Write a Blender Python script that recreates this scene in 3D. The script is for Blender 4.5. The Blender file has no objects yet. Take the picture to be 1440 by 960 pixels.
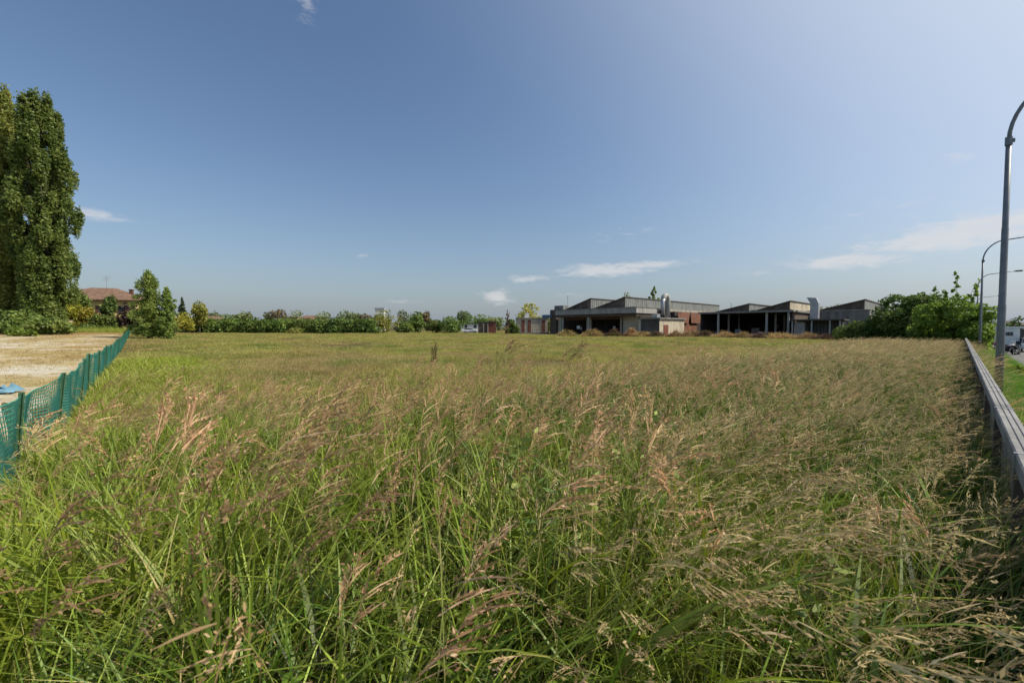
import bpy, math, random
import numpy as np
from math import radians as R, sin, cos, tan, atan, atan2, pi, sqrt, exp
from mathutils import Vector, Matrix

rng = np.random.default_rng(7)
random.seed(7)
sc = bpy.context.scene
COL = sc.collection

# ------------------------------------------------------------------ camera frame
F, H, HY = 575.0, 1.7, 460.0
PITCH = atan((480 - HY) / F)
def ray(x, y):
    cx, cy, cz = (x - 720) / F, (480 - y) / F, -1.0
    return (cx, cy * sin(PITCH) - cz * cos(PITCH), cy * cos(PITCH) + cz * sin(PITCH))
def at(x, y, Z):                                  # world point seen at photo pixel x,y at distance Z ahead
    d = ray(x, y); k = Z / d[1]
    return (d[0] * k, Z, H + d[2] * k)
AX = (0.738, 0.674); BX = (-0.674, 0.738)         # directions of the two field fences (a right angle)
ANG = atan2(AX[1], AX[0])
def ab(a, b): return (a * AX[0] + b * BX[0], a * AX[1] + b * BX[1])
def sstep(e0, e1, v):
    t = np.clip((np.asarray(v, float) - e0) / (e1 - e0), 0, 1); return t * t * (3 - 2 * t)
RF, LF = -0.30, -0.94                             # right fence runs at b=RF, left fence at a=LF
def ground(x, y):
    x = np.asarray(x, float); y = np.asarray(y, float)
    a = x * AX[0] + y * AX[1]; b = x * BX[0] + y * BX[1]
    z = 0.9 * sstep(30, 95, b) * sstep(14, -6, a)
    z = z - 0.95 * sstep(0.1, 2.6, RF - b) * sstep(-6, 6, a)
    z = z + 0.035 * np.sin(x * .37 + 1.3) * np.sin(y * .29) * sstep(3, 12, np.hypot(x, y)) * sstep(-1, 1, b)
    return z
def gz(x, y): return float(ground(x, y))

# ------------------------------------------------------------------ object helpers
def tag(o, label=None, cat=None, group=None, kind=None):
    if label: o['label'] = label
    if cat: o['category'] = cat
    if group: o['group'] = group
    if kind: o['kind'] = kind
    return o
def thing(name, label, cat, loc=(0, 0, 0), rz=0, group=None):
    o = bpy.data.objects.new(name, None); COL.objects.link(o)
    o.empty_display_size = .3
    o.location = loc; o.rotation_euler = (0, 0, rz)
    return tag(o, label, cat, group)
def mesh_np(name, V, Fq, mat=None, parent=None, attr=None, smooth=False, link=True, tri=None):
    """V (n,3); Fq (m,4) quads; tri (k,3) triangles"""
    me = bpy.data.meshes.new(name)
    V = np.asarray(V, np.float32)
    me.vertices.add(len(V)); me.vertices.foreach_set('co', V.ravel())
    nq = 0 if Fq is None else len(Fq); nt = 0 if tri is None else len(tri)
    idx = []
    if nq: idx.append(np.asarray(Fq, np.int32).ravel())
    if nt: idx.append(np.asarray(tri, np.int32).ravel())
    if idx:
        idx = np.concatenate(idx)
        me.loops.add(len(idx)); me.loops.foreach_set('vertex_index', idx)
        me.polygons.add(nq + nt)
        st = np.concatenate([np.arange(nq) * 4, nq * 4 + np.arange(nt) * 3]).astype(np.int32)
        me.polygons.foreach_set('loop_start', st)
        if smooth: me.polygons.foreach_set('use_smooth', np.ones(nq + nt, bool))
    if attr:
        for k, v in attr.items():
            v = np.asarray(v)
            if v.ndim == 2:
                at_ = me.attributes.new(k, 'FLOAT_VECTOR', 'POINT'); at_.data.foreach_set('vector', v.astype(np.float32).ravel())
            elif v.dtype.kind == 'i':
                at_ = me.attributes.new(k, 'INT', 'POINT'); at_.data.foreach_set('value', v.astype(np.int32))
            else:
                at_ = me.attributes.new(k, 'FLOAT', 'POINT'); at_.data.foreach_set('value', v.astype(np.float32))
    me.update(calc_edges=len(V) < 300000)
    if mat: me.materials.append(mat)
    o = bpy.data.objects.new(name, me)
    if link: COL.objects.link(o)
    if parent: o.parent = parent
    return o
class MB:
    """collects boxes, prisms, tubes and sheets into ONE mesh"""
    def __init__(s): s.v = []; s.f = []
    def add(s, vs, fs):
        n = len(s.v); s.v += [tuple(v) for v in vs]; s.f += [tuple(i + n for i in f) for f in fs]; return s
    def box(s, x0, y0, z0, x1, y1, z1):
        return s.add([(x0,y0,z0),(x1,y0,z0),(x1,y1,z0),(x0,y1,z0),(x0,y0,z1),(x1,y0,z1),(x1,y1,z1),(x0,y1,z1)],
              [(0,3,2,1),(4,5,6,7),(0,1,5,4),(1,2,6,5),(2,3,7,6),(3,0,4,7)])
    def prism(s, poly, axis, c0, c1):
        """poly of 2D points extruded along axis: 'x' -> (y,z), 'y' -> (x,z), 'z' -> (x,y)"""
        def mk(p, c): return {'x': (c, p[0], p[1]), 'y': (p[0], c, p[1]), 'z': (p[0], p[1], c)}[axis]
        n = len(poly)
        return s.add([mk(p, c0) for p in poly] + [mk(p, c1) for p in poly],
              [tuple(range(n)), tuple(range(2*n-1, n-1, -1))] + [(i, i+n, (i+1) % n + n, (i+1) % n) for i in range(n)])
    def tube(s, pts, rad, n=8, cap=True, flat=1.0):
        pts = [Vector(p) for p in pts]
        if not hasattr(rad, '__len__'): rad = [rad] * len(pts)
        base = len(s.v); up = None
        for i, p in enumerate(pts):
            d = (pts[min(i+1, len(pts)-1)] - pts[max(i-1, 0)]).normalized()
            if up is None: up = Vector((0,0,1)) if abs(d.z) < .9 else Vector((1,0,0))
            u = (up - d * up.dot(d)).normalized(); w = d.cross(u); up = u
            for k in range(n):
                a = 2*pi*k/n
                s.v.append(tuple(p + (u*cos(a)*flat + w*sin(a)) * rad[i]))
        for i in range(len(pts)-1):
            for k in range(n):
                s.f.append((base+i*n+k, base+i*n+(k+1)%n, base+(i+1)*n+(k+1)%n, base+(i+1)*n+k))
        if cap:
            s.f.append(tuple(base+k for k in range(n-1, -1, -1)))
            s.f.append(tuple(base+(len(pts)-1)*n+k for k in range(n)))
        return s
    def build(s, name, mat, parent=None, smooth=False, bevel=0):
        me = bpy.data.meshes.new(name); me.from_pydata(s.v, [], s.f); me.update(); me.materials.append(mat)
        if smooth:
            for p in me.polygons: p.use_smooth = True
        o = bpy.data.objects.new(name, me); COL.objects.link(o)
        if parent: o.parent = parent
        if bevel:
            m = o.modifiers.new('bevel', 'BEVEL'); m.width = bevel; m.segments = 2; m.limit_method = 'ANGLE'
        return o

# ------------------------------------------------------------------ materials
def newmat(name):
    m = bpy.data.materials.new(name); m.use_nodes = True
    nt = m.node_tree; nt.nodes.clear()
    return m, nt, nt.nodes, nt.links
def nd(nt, t, **k):
    n = nt.nodes.new(t)
    for a, b in k.items(): setattr(n, a, b)
    return n
def ramp(nt, fac, stops):
    r = nd(nt, 'ShaderNodeValToRGB')
    while len(r.color_ramp.elements) < len(stops): r.color_ramp.elements.new(.5)
    for e, (p, c) in zip(r.color_ramp.elements, stops): e.position = p; e.color = (*c, 1)
    nt.links.new(fac, r.inputs[0]); return r.outputs[0]
def noise(nt, scale, detail=4, rough=.6, coord='Object', stretch=None, dist=0):
    tc = nd(nt, 'ShaderNodeTexCoord'); src = tc.outputs[coord]
    if coord == 'World':
        pass
    if stretch:
        mp = nd(nt, 'ShaderNodeMapping'); mp.inputs['Scale'].default_value = stretch
        nt.links.new(src, mp.inputs[0]); src = mp.outputs[0]
    n = nd(nt, 'ShaderNodeTexNoise'); n.inputs['Scale'].default_value = scale
    n.inputs['Detail'].default_value = detail; n.inputs['Roughness'].default_value = rough
    n.inputs['Distortion'].default_value = dist
    nt.links.new(src, n.inputs['Vector']); return n.outputs['Fac']
def wnoise(nt, scale, detail=4, rough=.6, off=(0,0,0)):
    g = nd(nt, 'ShaderNodeNewGeometry'); src = g.outputs['Position']
    mp = nd(nt, 'ShaderNodeMapping'); mp.inputs['Location'].default_value = off
    nt.links.new(src, mp.inputs[0])
    n = nd(nt, 'ShaderNodeTexNoise'); n.inputs['Scale'].default_value = scale
    n.inputs['Detail'].default_value = detail; n.inputs['Roughness'].default_value = rough
    nt.links.new(mp.outputs[0], n.inputs['Vector']); return n.outputs['Fac']
def mixc(nt, fac, a, b, mode='MIX'):
    m = nd(nt, 'ShaderNodeMix', data_type='RGBA', blend_type=mode)
    for sck, v in ((m.inputs[0], fac), (m.inputs[6], a), (m.inputs[7], b)):
        if hasattr(v, 'default_value') or hasattr(v, 'is_output'): nt.links.new(v, sck)
        elif isinstance(v, (int, float)): sck.default_value = v
        else: sck.default_value = (*v, 1)
    return m.outputs[2]
def math_(nt, op, a, b=None, clamp=False):
    m = nd(nt, 'ShaderNodeMath', operation=op, use_clamp=clamp)
    for i, v in enumerate((a, b)):
        if v is None: continue
        if isinstance(v, (int, float)): m.inputs[i].default_value = v
        else: nt.links.new(v, m.inputs[i])
    return m.outputs[0]
def surf(name, stops, scale=3, rough=.85, metal=0, bump=.0, bscale=30, stretch=None, streak=None, spec=.3, bdist=.02, detail=5):
    m, nt, N, L = newmat(name)
    out = nd(nt, 'ShaderNodeOutputMaterial'); p = nd(nt, 'ShaderNodeBsdfPrincipled')
    L.new(p.outputs[0], out.inputs[0])
    stops = [(p_, tuple(min(.85, q * 1.15) for q in c_)) for p_, c_ in stops]
    c = ramp(nt, noise(nt, scale, detail, .65, stretch=stretch), stops)
    if streak:                                      # vertical weather streaks
        s = ramp(nt, noise(nt, streak[0], 4, .7, stretch=(1, 1, .06)), [(.42, (1, 1, 1)), (.72, (streak[1],) * 3)])
        c = mixc(nt, 1.0, c, s, 'MULTIPLY')
    L.new(c, p.inputs['Base Color'])
    p.inputs['Roughness'].default_value = rough; p.inputs['Metallic'].default_value = metal
    p.inputs['Specular IOR Level'].default_value = spec
    if bump:
        b = nd(nt, 'ShaderNodeBump'); b.inputs['Strength'].default_value = bump; b.inputs['Distance'].default_value = bdist
        L.new(noise(nt, bscale, 4, .6, stretch=stretch), b.inputs['Height']); L.new(b.outputs[0], p.inputs['Normal'])
    return m
def corrugated(name, stops, axis='x', period=.35, streak=(1.2, .6), rough=.6, metal=.2, depth=.6):
    m = surf(name, stops, 1.3, rough, metal, streak=streak)
    nt = m.node_tree; p = [n for n in nt.nodes if n.type == 'BSDF_PRINCIPLED'][0]
    tc = nd(nt, 'ShaderNodeTexCoord'); w = nd(nt, 'ShaderNodeTexWave', wave_type='BANDS', bands_direction='X' if axis == 'x' else 'Y')
    w.inputs['Scale'].default_value = .314 / period * 1.0; nt.links.new(tc.outputs['Object'], w.inputs[0])
    b = nd(nt, 'ShaderNodeBump'); b.inputs['Strength'].default_value = depth; b.inputs['Distance'].default_value = .06
    nt.links.new(w.outputs['Fac'], b.inputs['Height']); nt.links.new(b.outputs[0], p.inputs['Normal'])
    base = p.inputs['Base Color'].links[0].from_socket
    r = ramp(nt, w.outputs['Fac'], [(.0, (.55,) * 3), (.5, (1, 1, 1))])
    nt.links.new(mixc(nt, 1.0, base, r, 'MULTIPLY'), p.inputs['Base Color'])
    return m
def leafmat(name, dark, mid, light, trans=.35, patch=None, west=0, hue=.05, deep=False, patch2=None, patch_scale=.25, attr='v', rough=.55, inst=True, gloss=.025):
    """foliage: colour from per-leaf value v, optional world-space patches of another colour"""
    m, nt, N, L = newmat(name)
    out = nd(nt, 'ShaderNodeOutputMaterial')
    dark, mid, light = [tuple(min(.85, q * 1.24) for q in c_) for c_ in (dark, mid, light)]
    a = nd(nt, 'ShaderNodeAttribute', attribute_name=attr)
    c = ramp(nt, a.outputs['Fac'], [(0, dark), (.5, mid), (1, light)] if not deep else [(.05, dark), (.33, tuple(.35 * x for x in mid)), (.56, mid), (1, light)])  # deep: dark lower part paints thatch and the shade low between blades
    if inst:
        oi = nd(nt, 'ShaderNodeObjectInfo'); ra = nd(nt, 'ShaderNodeAttribute', attribute_name='rnd')
        rv = math_(nt, 'FRACT', math_(nt, 'ADD', oi.outputs['Random'], ra.outputs['Fac']))
        hs = nd(nt, 'ShaderNodeHueSaturation')
        L.new(math_(nt, 'ADD', math_(nt, 'MULTIPLY', rv, -hue), .5 + hue * .5), hs.inputs['Hue'])
        L.new(math_(nt, 'ADD', math_(nt, 'MULTIPLY', math_(nt, 'FRACT', math_(nt, 'MULTIPLY', rv, 7.3)), .6), .72), hs.inputs['Value'])
        L.new(c, hs.inputs['Color']); c = hs.outputs[0]
    if patch:
        f = ramp(nt, wnoise(nt, patch_scale, 3, .6), [(.46, (0,) * 3), (.58, (1,) * 3)])
        if west:                                       # greener yellow sward towards the net fence
            g_ = nd(nt, 'ShaderNodeNewGeometry'); sx = nd(nt, 'ShaderNodeSeparateXYZ'); L.new(g_.outputs['Position'], sx.inputs[0])
            f = math_(nt, 'ADD', math_(nt, 'MULTIPLY', f, .6), math_(nt, 'MULTIPLY', sx.outputs[0], -west), clamp=True)
        c = mixc(nt, f, c, mixc(nt, .75, c, patch))
    if patch2:
        f = ramp(nt, wnoise(nt, patch_scale * 1.7, 4, .6, (31, 17, 0)), [(.5, (0,) * 3), (.62, (1,) * 3)])
        c = mixc(nt, f, c, mixc(nt, .8, c, patch2))
    d = nd(nt, 'ShaderNodeBsdfDiffuse'); t = nd(nt, 'ShaderNodeBsdfTranslucent'); g = nd(nt, 'ShaderNodeBsdfGlossy')
    g.inputs['Roughness'].default_value = .55; g.inputs['Color'].default_value = (.8, .85, .8, 1)
    L.new(c, d.inputs[0]); L.new(c, t.inputs[0])
    m1 = nd(nt, 'ShaderNodeMixShader'); m1.inputs[0].default_value = trans
    L.new(d.outputs[0], m1.inputs[1]); L.new(t.outputs[0], m1.inputs[2])
    m2 = nd(nt, 'ShaderNodeMixShader'); m2.inputs[0].default_value = gloss
    L.new(m1.outputs[0], m2.inputs[1]); L.new(g.outputs[0], m2.inputs[2])
    L.new(m2.outputs[0], out.inputs[0])
    return m

M = {}
M['bark'] = surf('bark', [(.3, (.05, .038, .028)), (.7, (.13, .105, .08))], 6, .9, bump=.5, bscale=18, stretch=(1, 1, .3))
M['concrete'] = surf('concrete', [(.3, (.26, .24, .20)), (.55, (.37, .34, .29)), (.75, (.46, .42, .36))], .9, .9, bump=.15, streak=(.9, .55))
M['concrete_grey'] = surf('concrete_grey', [(.3, (.15, .15, .15)), (.7, (.25, .25, .245))], .8, .9, bump=.15, streak=(.8, .5))
M['beige'] = surf('beige_render', [(.3, (.38, .33, .25)), (.7, (.55, .49, .39))], .8, .9, bump=.1, streak=(1, .6))
M['fascia'] = surf('grey_fascia', [(.3, (.26, .255, .245)), (.7, (.38, .37, .355))], .7, .6, .1, streak=(.7, .65))
M['brown'] = surf('brown_cladding', [(.3, (.085, .064, .053)), (.7, (.15, .115, .095))], .8, .85, streak=(.8, .6))
M['rust'] = surf('rust', [(.25, (.10, .045, .028)), (.55, (.19, .085, .055)), (.8, (.26, .13, .085))], 1.2, .9, streak=(1.2, .6))
M['rust_band'] = surf('rusty_band', [(.3, (.10, .06, .045)), (.7, (.2, .12, .09))], 1.0, .85, streak=(1, .6))
M['dark'] = surf('dark_interior', [(.3, (.025, .022, .022)), (.7, (.065, .055, .05))], .6, .95)  # gloom inside the bays is put into this base colour, lifted for haze
M['glazing'] = corrugated('weathered_glazing', [(.3, (.16, .17, .17)), (.7, (.27, .28, .27))], 'x', .8)
M['sheet'] = corrugated('corrugated_sheet', [(.3, (.10, .105, .10)), (.7, (.19, .195, .185))], 'y', .5)
M['roofsheet'] = surf('felt_roof', [(.3, (.06, .055, .05)), (.7, (.12, .11, .1))], .6, .9)
M['galv'] = surf('galvanised', [(.3, (.17, .168, .165)), (.7, (.29, .285, .28))], 2.5, .75, .15, bump=.2, streak=(3, .6))
M['silver'] = surf('silver_duct', [(.3, (.27, .28, .30)), (.7, (.42, .43, .45))], 1.5, .45, .6, bump=.1, bscale=4)
M['pole'] = surf('lamp_pole', [(.3, (.13, .145, .16)), (.7, (.21, .225, .24))], 3, .5, .35, bump=.05)
M['post_w'] = surf('pale_post', [(.3, (.28, .275, .27)), (.7, (.42, .415, .4))], 2, .8, streak=(2, .7))
M['netpost'] = surf('green_post', [(.3, (.03, .085, .045)), (.7, (.06, .14, .08))], 9, .5, bump=.1)
M['tile'] = surf('roof_tiles', [(.3, (.10, .06, .042)), (.5, (.16, .095, .066)), (.75, (.24, .165, .12))], 1.5, .9, bump=.6, bscale=6)
M['yellow'] = surf('yellow_render', [(.3, (.50, .38, .15)), (.7, (.60, .48, .21))], .7, .9)
M['cream'] = surf('cream_render', [(.3, (.5, .45, .36)), (.7, (.62, .57, .47))], .7, .9)
M['white'] = surf('white_paint', [(.3, (.62, .63, .64)), (.7, (.78, .79, .8))], 1.0, .5, streak=(1, .85))
M['winglass'] = surf('dark_glass', [(.3, (.02, .025, .03)), (.7, (.05, .06, .07))], 1, .08, spec=.6)
M['black'] = surf('black_plastic', [(.3, (.012, .012, .013)), (.7, (.03, .03, .032))], 4, .45)
M['tyre'] = surf('tyre', [(.3, (.012, .012, .012)), (.7, (.025, .025, .025))], 8, .85)
M['chrome'] = surf('chrome', [(.3, (.5, .5, .5)), (.7, (.65, .65, .65))], 3, .2, 1.0)
M['redpaint'] = surf('red_paint', [(.3, (.25, .02, .015)), (.7, (.33, .03, .02))], 3, .3)
M['bluepaint'] = surf('dark_blue_paint', [(.3, (.02, .03, .07)), (.7, (.03, .045, .1))], 3, .3)
M['shutter'] = surf('brown_shutter', [(.3, (.09, .045, .03)), (.7, (.14, .075, .05))], 3, .7)
M['reddoor'] = surf('red_brown_door', [(.3, (.14, .05, .035)), (.7, (.22, .085, .06))], 1.5, .75, streak=(2, .6))
M['tarp'] = surf('blue_tarp', [(.3, (.08, .19, .28)), (.7, (.16, .30, .40))], 3, .45, bump=.6, bscale=5)
M['greywall'] = surf('painted_grey', [(.3, (.25, .27, .30)), (.7, (.34, .36, .39))], .8, .8)
M['signblue'] = surf('dull_blue', [(.3, (.08, .13, .2)), (.7, (.13, .19, .27))], .8, .6)

def net_material():
    m = surf('green_netting', [(.3, (.06, .27, .19)), (.55, (.09, .36, .27)), (.8, (.18, .48, .38))], 1.6, .55)
    nt = m.node_tree; p = [n for n in nt.nodes if n.type == 'BSDF_PRINCIPLED'][0]
    c = p.inputs['Base Color'].links[0].from_socket
    t = nd(nt, 'ShaderNodeBsdfTranslucent'); nt.links.new(c, t.inputs[0])
    mx = nd(nt, 'ShaderNodeMixShader'); mx.inputs[0].default_value = .35
    nt.links.new(p.outputs[0], mx.inputs[1]); nt.links.new(t.outputs[0], mx.inputs[2])
    out = [n for n in nt.nodes if n.type == 'OUTPUT_MATERIAL'][0]; nt.links.new(mx.outputs[0], out.inputs[0])
    return m
M['net'] = net_material()

def ground_material():
    m, nt, N, L = newmat('field_soil')
    out = nd(nt, 'ShaderNodeOutputMaterial'); p = nd(nt, 'ShaderNodeBsdfPrincipled'); L.new(p.outputs[0], out.inputs[0])
    big = ramp(nt, wnoise(nt, .05, 5, .65), [(.36, (.075, .080, .024)), (.5, (.11, .095, .04)), (.62, (.15, .11, .062))])
    fine = ramp(nt, wnoise(nt, 2.2, 6, .75), [(.3, (.5, .5, .5)), (.7, (1.25, 1.2, 1.1))])
    c = mixc(nt, 1, big, fine, 'MULTIPLY')
    L.new(c, p.inputs['Base Color']); p.inputs['Roughness'].default_value = .95; p.inputs['Specular IOR Level'].default_value = .1
    b = nd(nt, 'ShaderNodeBump'); b.inputs['Strength'].default_value = .7; b.inputs['Distance'].default_value = .1
    L.new(wnoise(nt, 5, 6, .7), b.inputs['Height']); L.new(b.outputs[0], p.inputs['Normal'])
    return m
M['ground'] = ground_material()
def dirt_material():
    m, nt, N, L = newmat('dry_dirt')
    out = nd(nt, 'ShaderNodeOutputMaterial'); p = nd(nt, 'ShaderNodeBsdfPrincipled'); L.new(p.outputs[0], out.inputs[0])
    c = ramp(nt, wnoise(nt, .22, 6, .7), [(.36, (.33, .27, .115)), (.49, (.45, .365, .19)), (.53, (.52, .46, .33)), (.61, (.60, .56, .47))])
    fine = ramp(nt, wnoise(nt, 3.5, 6, .75), [(.3, (.6, .58, .55)), (.7, (1.2, 1.2, 1.2))])
    L.new(mixc(nt, 1, c, fine, 'MULTIPLY'), p.inputs['Base Color']); p.inputs['Roughness'].default_value = .95
    p.inputs['Specular IOR Level'].default_value = .1
    b = nd(nt, 'ShaderNodeBump'); b.inputs['Strength'].default_value = .8; b.inputs['Distance'].default_value = .06
    L.new(wnoise(nt, 6, 6, .7), b.inputs['Height']); L.new(b.outputs[0], p.inputs['Normal'])
    return m
M['dirt'] = dirt_material()
M['asphalt'] = surf('asphalt', [(.3, (.10, .10, .10)), (.7, (.16, .155, .15))], .5, .9, bump=.3, bscale=40)
M['verge_soil'] = surf('verge_soil', [(.3, (.06, .075, .02)), (.7, (.11, .12, .04))], 1.2, .95)

# foliage materials
def tree_leaf(name, d, m, l, t):
    k = (2.2, 1.95, 1.35)
    f = lambda c: tuple(min(.6, x * q) for x, q in zip(c, k))
    return leafmat(name, f(d), f(m), f(l), min(.5, t + .08), hue=.04)
LM = {
 'poplar': tree_leaf('poplar_leaf', (.035, .058, .018), (.095, .130, .040), (.19, .21, .09), .42),
 'young': tree_leaf('young_poplar_leaf', (.045, .075, .022), (.095, .14, .042), (.18, .22, .075), .4),
 'dark': tree_leaf('dark_leaf', (.02, .038, .012), (.05, .08, .024), (.11, .14, .05), .32),
 'hedge': tree_leaf('hedge_leaf', (.03, .058, .018), (.065, .105, .032), (.12, .165, .05), .32),
 'light': tree_leaf('light_leaf', (.045, .075, .018), (.105, .16, .035), (.21, .28, .07), .42),
 'yellow': tree_leaf('yellow_leaf', (.055, .065, .012), (.115, .125, .022), (.19, .19, .045), .35),
 'olive': tree_leaf('olive_leaf', (.06, .08, .025), (.13, .15, .045), (.21, .22, .075), .35),
 'far': tree_leaf('far_leaf', (.05, .075, .045), (.085, .115, .065), (.13, .16, .09), .3),  # distance haze is mixed into this paler, bluer leaf colour
 'brownred': tree_leaf('reddish_leaf', (.035, .03, .022), (.058, .048, .034), (.085, .07, .048), .2),
 'plum': tree_leaf('plum_leaf', (.008, .006, .009), (.018, .012, .017), (.035, .024, .03), .25),
 'fir': tree_leaf('fir_leaf', (.008, .018, .012), (.018, .034, .022), (.035, .055, .034), .1),
}
GM = {
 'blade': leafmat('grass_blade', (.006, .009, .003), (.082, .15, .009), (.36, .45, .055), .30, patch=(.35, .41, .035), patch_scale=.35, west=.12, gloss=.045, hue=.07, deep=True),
 'red': leafmat('red_seed_head', (.22, .13, .06), (.42, .265, .135), (.66, .47, .29), .45, gloss=.02, hue=.03),
 'tan': leafmat('tan_seed_head', (.25, .18, .085), (.42, .32, .16), (.58, .47, .28), .38, gloss=.02, hue=.03),
 'stem': leafmat('grass_stem', (.08, .10, .025), (.22, .22, .06), (.42, .36, .15), .25),
 'meadow': leafmat('meadow_blade', (.17, .17, .03), (.37, .35, .08), (.54, .47, .17), .4, patch=(.46, .32, .16), patch_scale=.16, patch2=(.16, .26, .035)),
 'straw': leafmat('straw_blade', (.22, .15, .06), (.40, .28, .12), (.52, .39, .19), .3),
 'forb': leafmat('forb_leaf', (.04, .07, .015), (.11, .17, .035), (.24, .30, .08), .35),
 'verge': leafmat('verge_blade', (.05, .11, .012), (.13, .26, .03), (.24, .38, .06), .45),
 'weedbrown': leafmat('dock_seed', (.05, .03, .018), (.115, .065, .04), (.18, .11, .07), .2),
}

# ------------------------------------------------------------------ foliage builders
def leaf_quads(P, size, up=.25, aspect=1.7, g=rng, outward=None):
    """one rhombic leaf clump per point"""
    n = len(P)
    nrm = g.normal(size=(n, 3)); nrm[:, 2] += up * 2
    if outward is not None: nrm += outward * .55
    nrm /= np.linalg.norm(nrm, axis=1)[:, None]
    t = g.normal(size=(n, 3)); t -= nrm * (t * nrm).sum(1)[:, None]; t /= np.linalg.norm(t, axis=1)[:, None]
    b = np.cross(nrm, t)
    s = (size * g.uniform(.55, 1.35, n))[:, None]
    L_, W_ = t * s * .5 * aspect, b * s * .5
    fold = nrm * s * .12
    V = np.stack([P - L_, P + W_ - fold + L_ * .1, P + L_, P - W_ - fold + L_ * .1], 1).reshape(-1, 3)
    Fq = np.arange(n * 4).reshape(n, 4)
    return V, Fq
def lobe_points(lobes, n, shell=.45, g=rng, hollow=.35):
    """points spread through ellipsoid lobes, denser near their outsides, with gaps"""
    lobes = np.asarray(lobes, float)
    vol = (lobes[:, 3] * lobes[:, 4] * lobes[:, 5]) ** (2 / 3.)
    k = g.choice(len(lobes), n, p=vol / vol.sum())
    d = g.normal(size=(n, 3)); d /= np.linalg.norm(d, axis=1)[:, None]
    r = g.uniform(hollow, 1, n) ** shell
    wob = 1 + .16 * np.sin(d[:, 0] * 5 + k * 1.7) * np.sin(d[:, 1] * 6 + k) + .12 * np.sin(d[:, 2] * 9 + k * 2.3)
    P = lobes[k, :3] + d * (r * wob)[:, None] * lobes[k, 3:6]
    return P, d, k, r
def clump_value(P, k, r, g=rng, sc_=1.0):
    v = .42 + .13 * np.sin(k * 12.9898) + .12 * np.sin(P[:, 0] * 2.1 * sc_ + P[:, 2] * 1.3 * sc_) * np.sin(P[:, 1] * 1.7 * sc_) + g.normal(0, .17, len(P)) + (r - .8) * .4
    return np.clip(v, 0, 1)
def crown(name, lobes, n, size, mat, parent, up=.25, aspect=1.6, g=rng, shell=.45, hollow=.35):
    P, d, k, r = lobe_points(lobes, n, shell, g, hollow)
    keep = (np.sin(P[:, 0] * 3.1 / max(size * 4, .3) + k) + np.sin(P[:, 1] * 2.7 / max(size * 4, .3)) + np.sin(P[:, 2] * 3.3 / max(size * 4, .3) + k * .5)) > -1.75
    keep &= P[:, 2] > .02
    P, d, k, r = P[keep], d[keep], k[keep], r[keep]
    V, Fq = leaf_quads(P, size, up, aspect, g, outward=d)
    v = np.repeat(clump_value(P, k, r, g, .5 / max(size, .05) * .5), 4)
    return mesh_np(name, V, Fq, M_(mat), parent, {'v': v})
def M_(m): return LM[m] if isinstance(m, str) else m
def trunk_mesh(parent, h, r, limbs, g=rng, bend=.15, name='trunk'):
    mb = MB(); pts = []
    ox, oy = g.normal(0, bend, 2)
    for i in range(7):
        t = i / 6; pts.append((ox * sin(t * 3) * .5, oy * sin(t * 2.4) * .5, h * t - .15))
    mb.tube(pts, [r * (1.25 if i == 0 else 1) * (1 - .75 * i / 6) for i in range(7)], 8)
    for (t0, dx, dy, dz, rr) in limbs:
        i = t0 * 6; j = min(int(i), 5); f_ = i - j
        p0 = Vector(pts[j]).lerp(Vector(pts[j + 1]), f_); p1 = p0 + Vector((dx, dy, dz))
        mid = p0.lerp(p1, .5) + Vector((0, 0, -abs(dz) * .12))
        mb.tube([p0, mid, p1], [rr, rr * .65, rr * .22], 6)
    return mb.build(name, M['bark'], parent, smooth=True)
def round_tree(label, x, Z, ytop, w, mat, n=2500, size=.4, group=None, name='round_tree', cat='tree', squash=1.0, low=.28, seed=0, base_y=None, nl=11):
    g = np.random.default_rng(seed + int(x * 7))
    X = (x - 720) / F * Z; z0 = gz(X, Z); top = at(x, ytop, Z)[2]; h = top - z0
    t = thing(name, label, cat, (X, Z, z0 - .05), group=group)
    limbs = []
    lobes = []
    zc = h * (1 + low) / 2; hz = h * (1 - low) / 2
    for i in range(nl):
        a = g.uniform(0, 2 * pi); rr = w * .5 * g.uniform(.18, .62); zz = zc + hz * g.uniform(-.72, .6) * squash
        s = w * .5 * g.uniform(.34, .56)
        shrink = sqrt(max(.15, 1 - ((zz - zc) / hz) ** 2 * .7))
        lobes.append((cos(a) * rr * shrink, sin(a) * rr * shrink, zz, s, s, min(s * .85, hz * .55)))
        if i < 6: limbs.append((g.uniform(.35, .7), cos(a) * rr, sin(a) * rr, max(.2, (zz - h * .4)), w * .012))
    lobes.append((0, 0, h - hz * .42, w * .22, w * .22, hz * .42))
    trunk_mesh(t, h * .75, max(.06, w * .028), limbs, g)
    crown('crown', lobes, n, size, mat, t, g=g)
    return t
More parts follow.
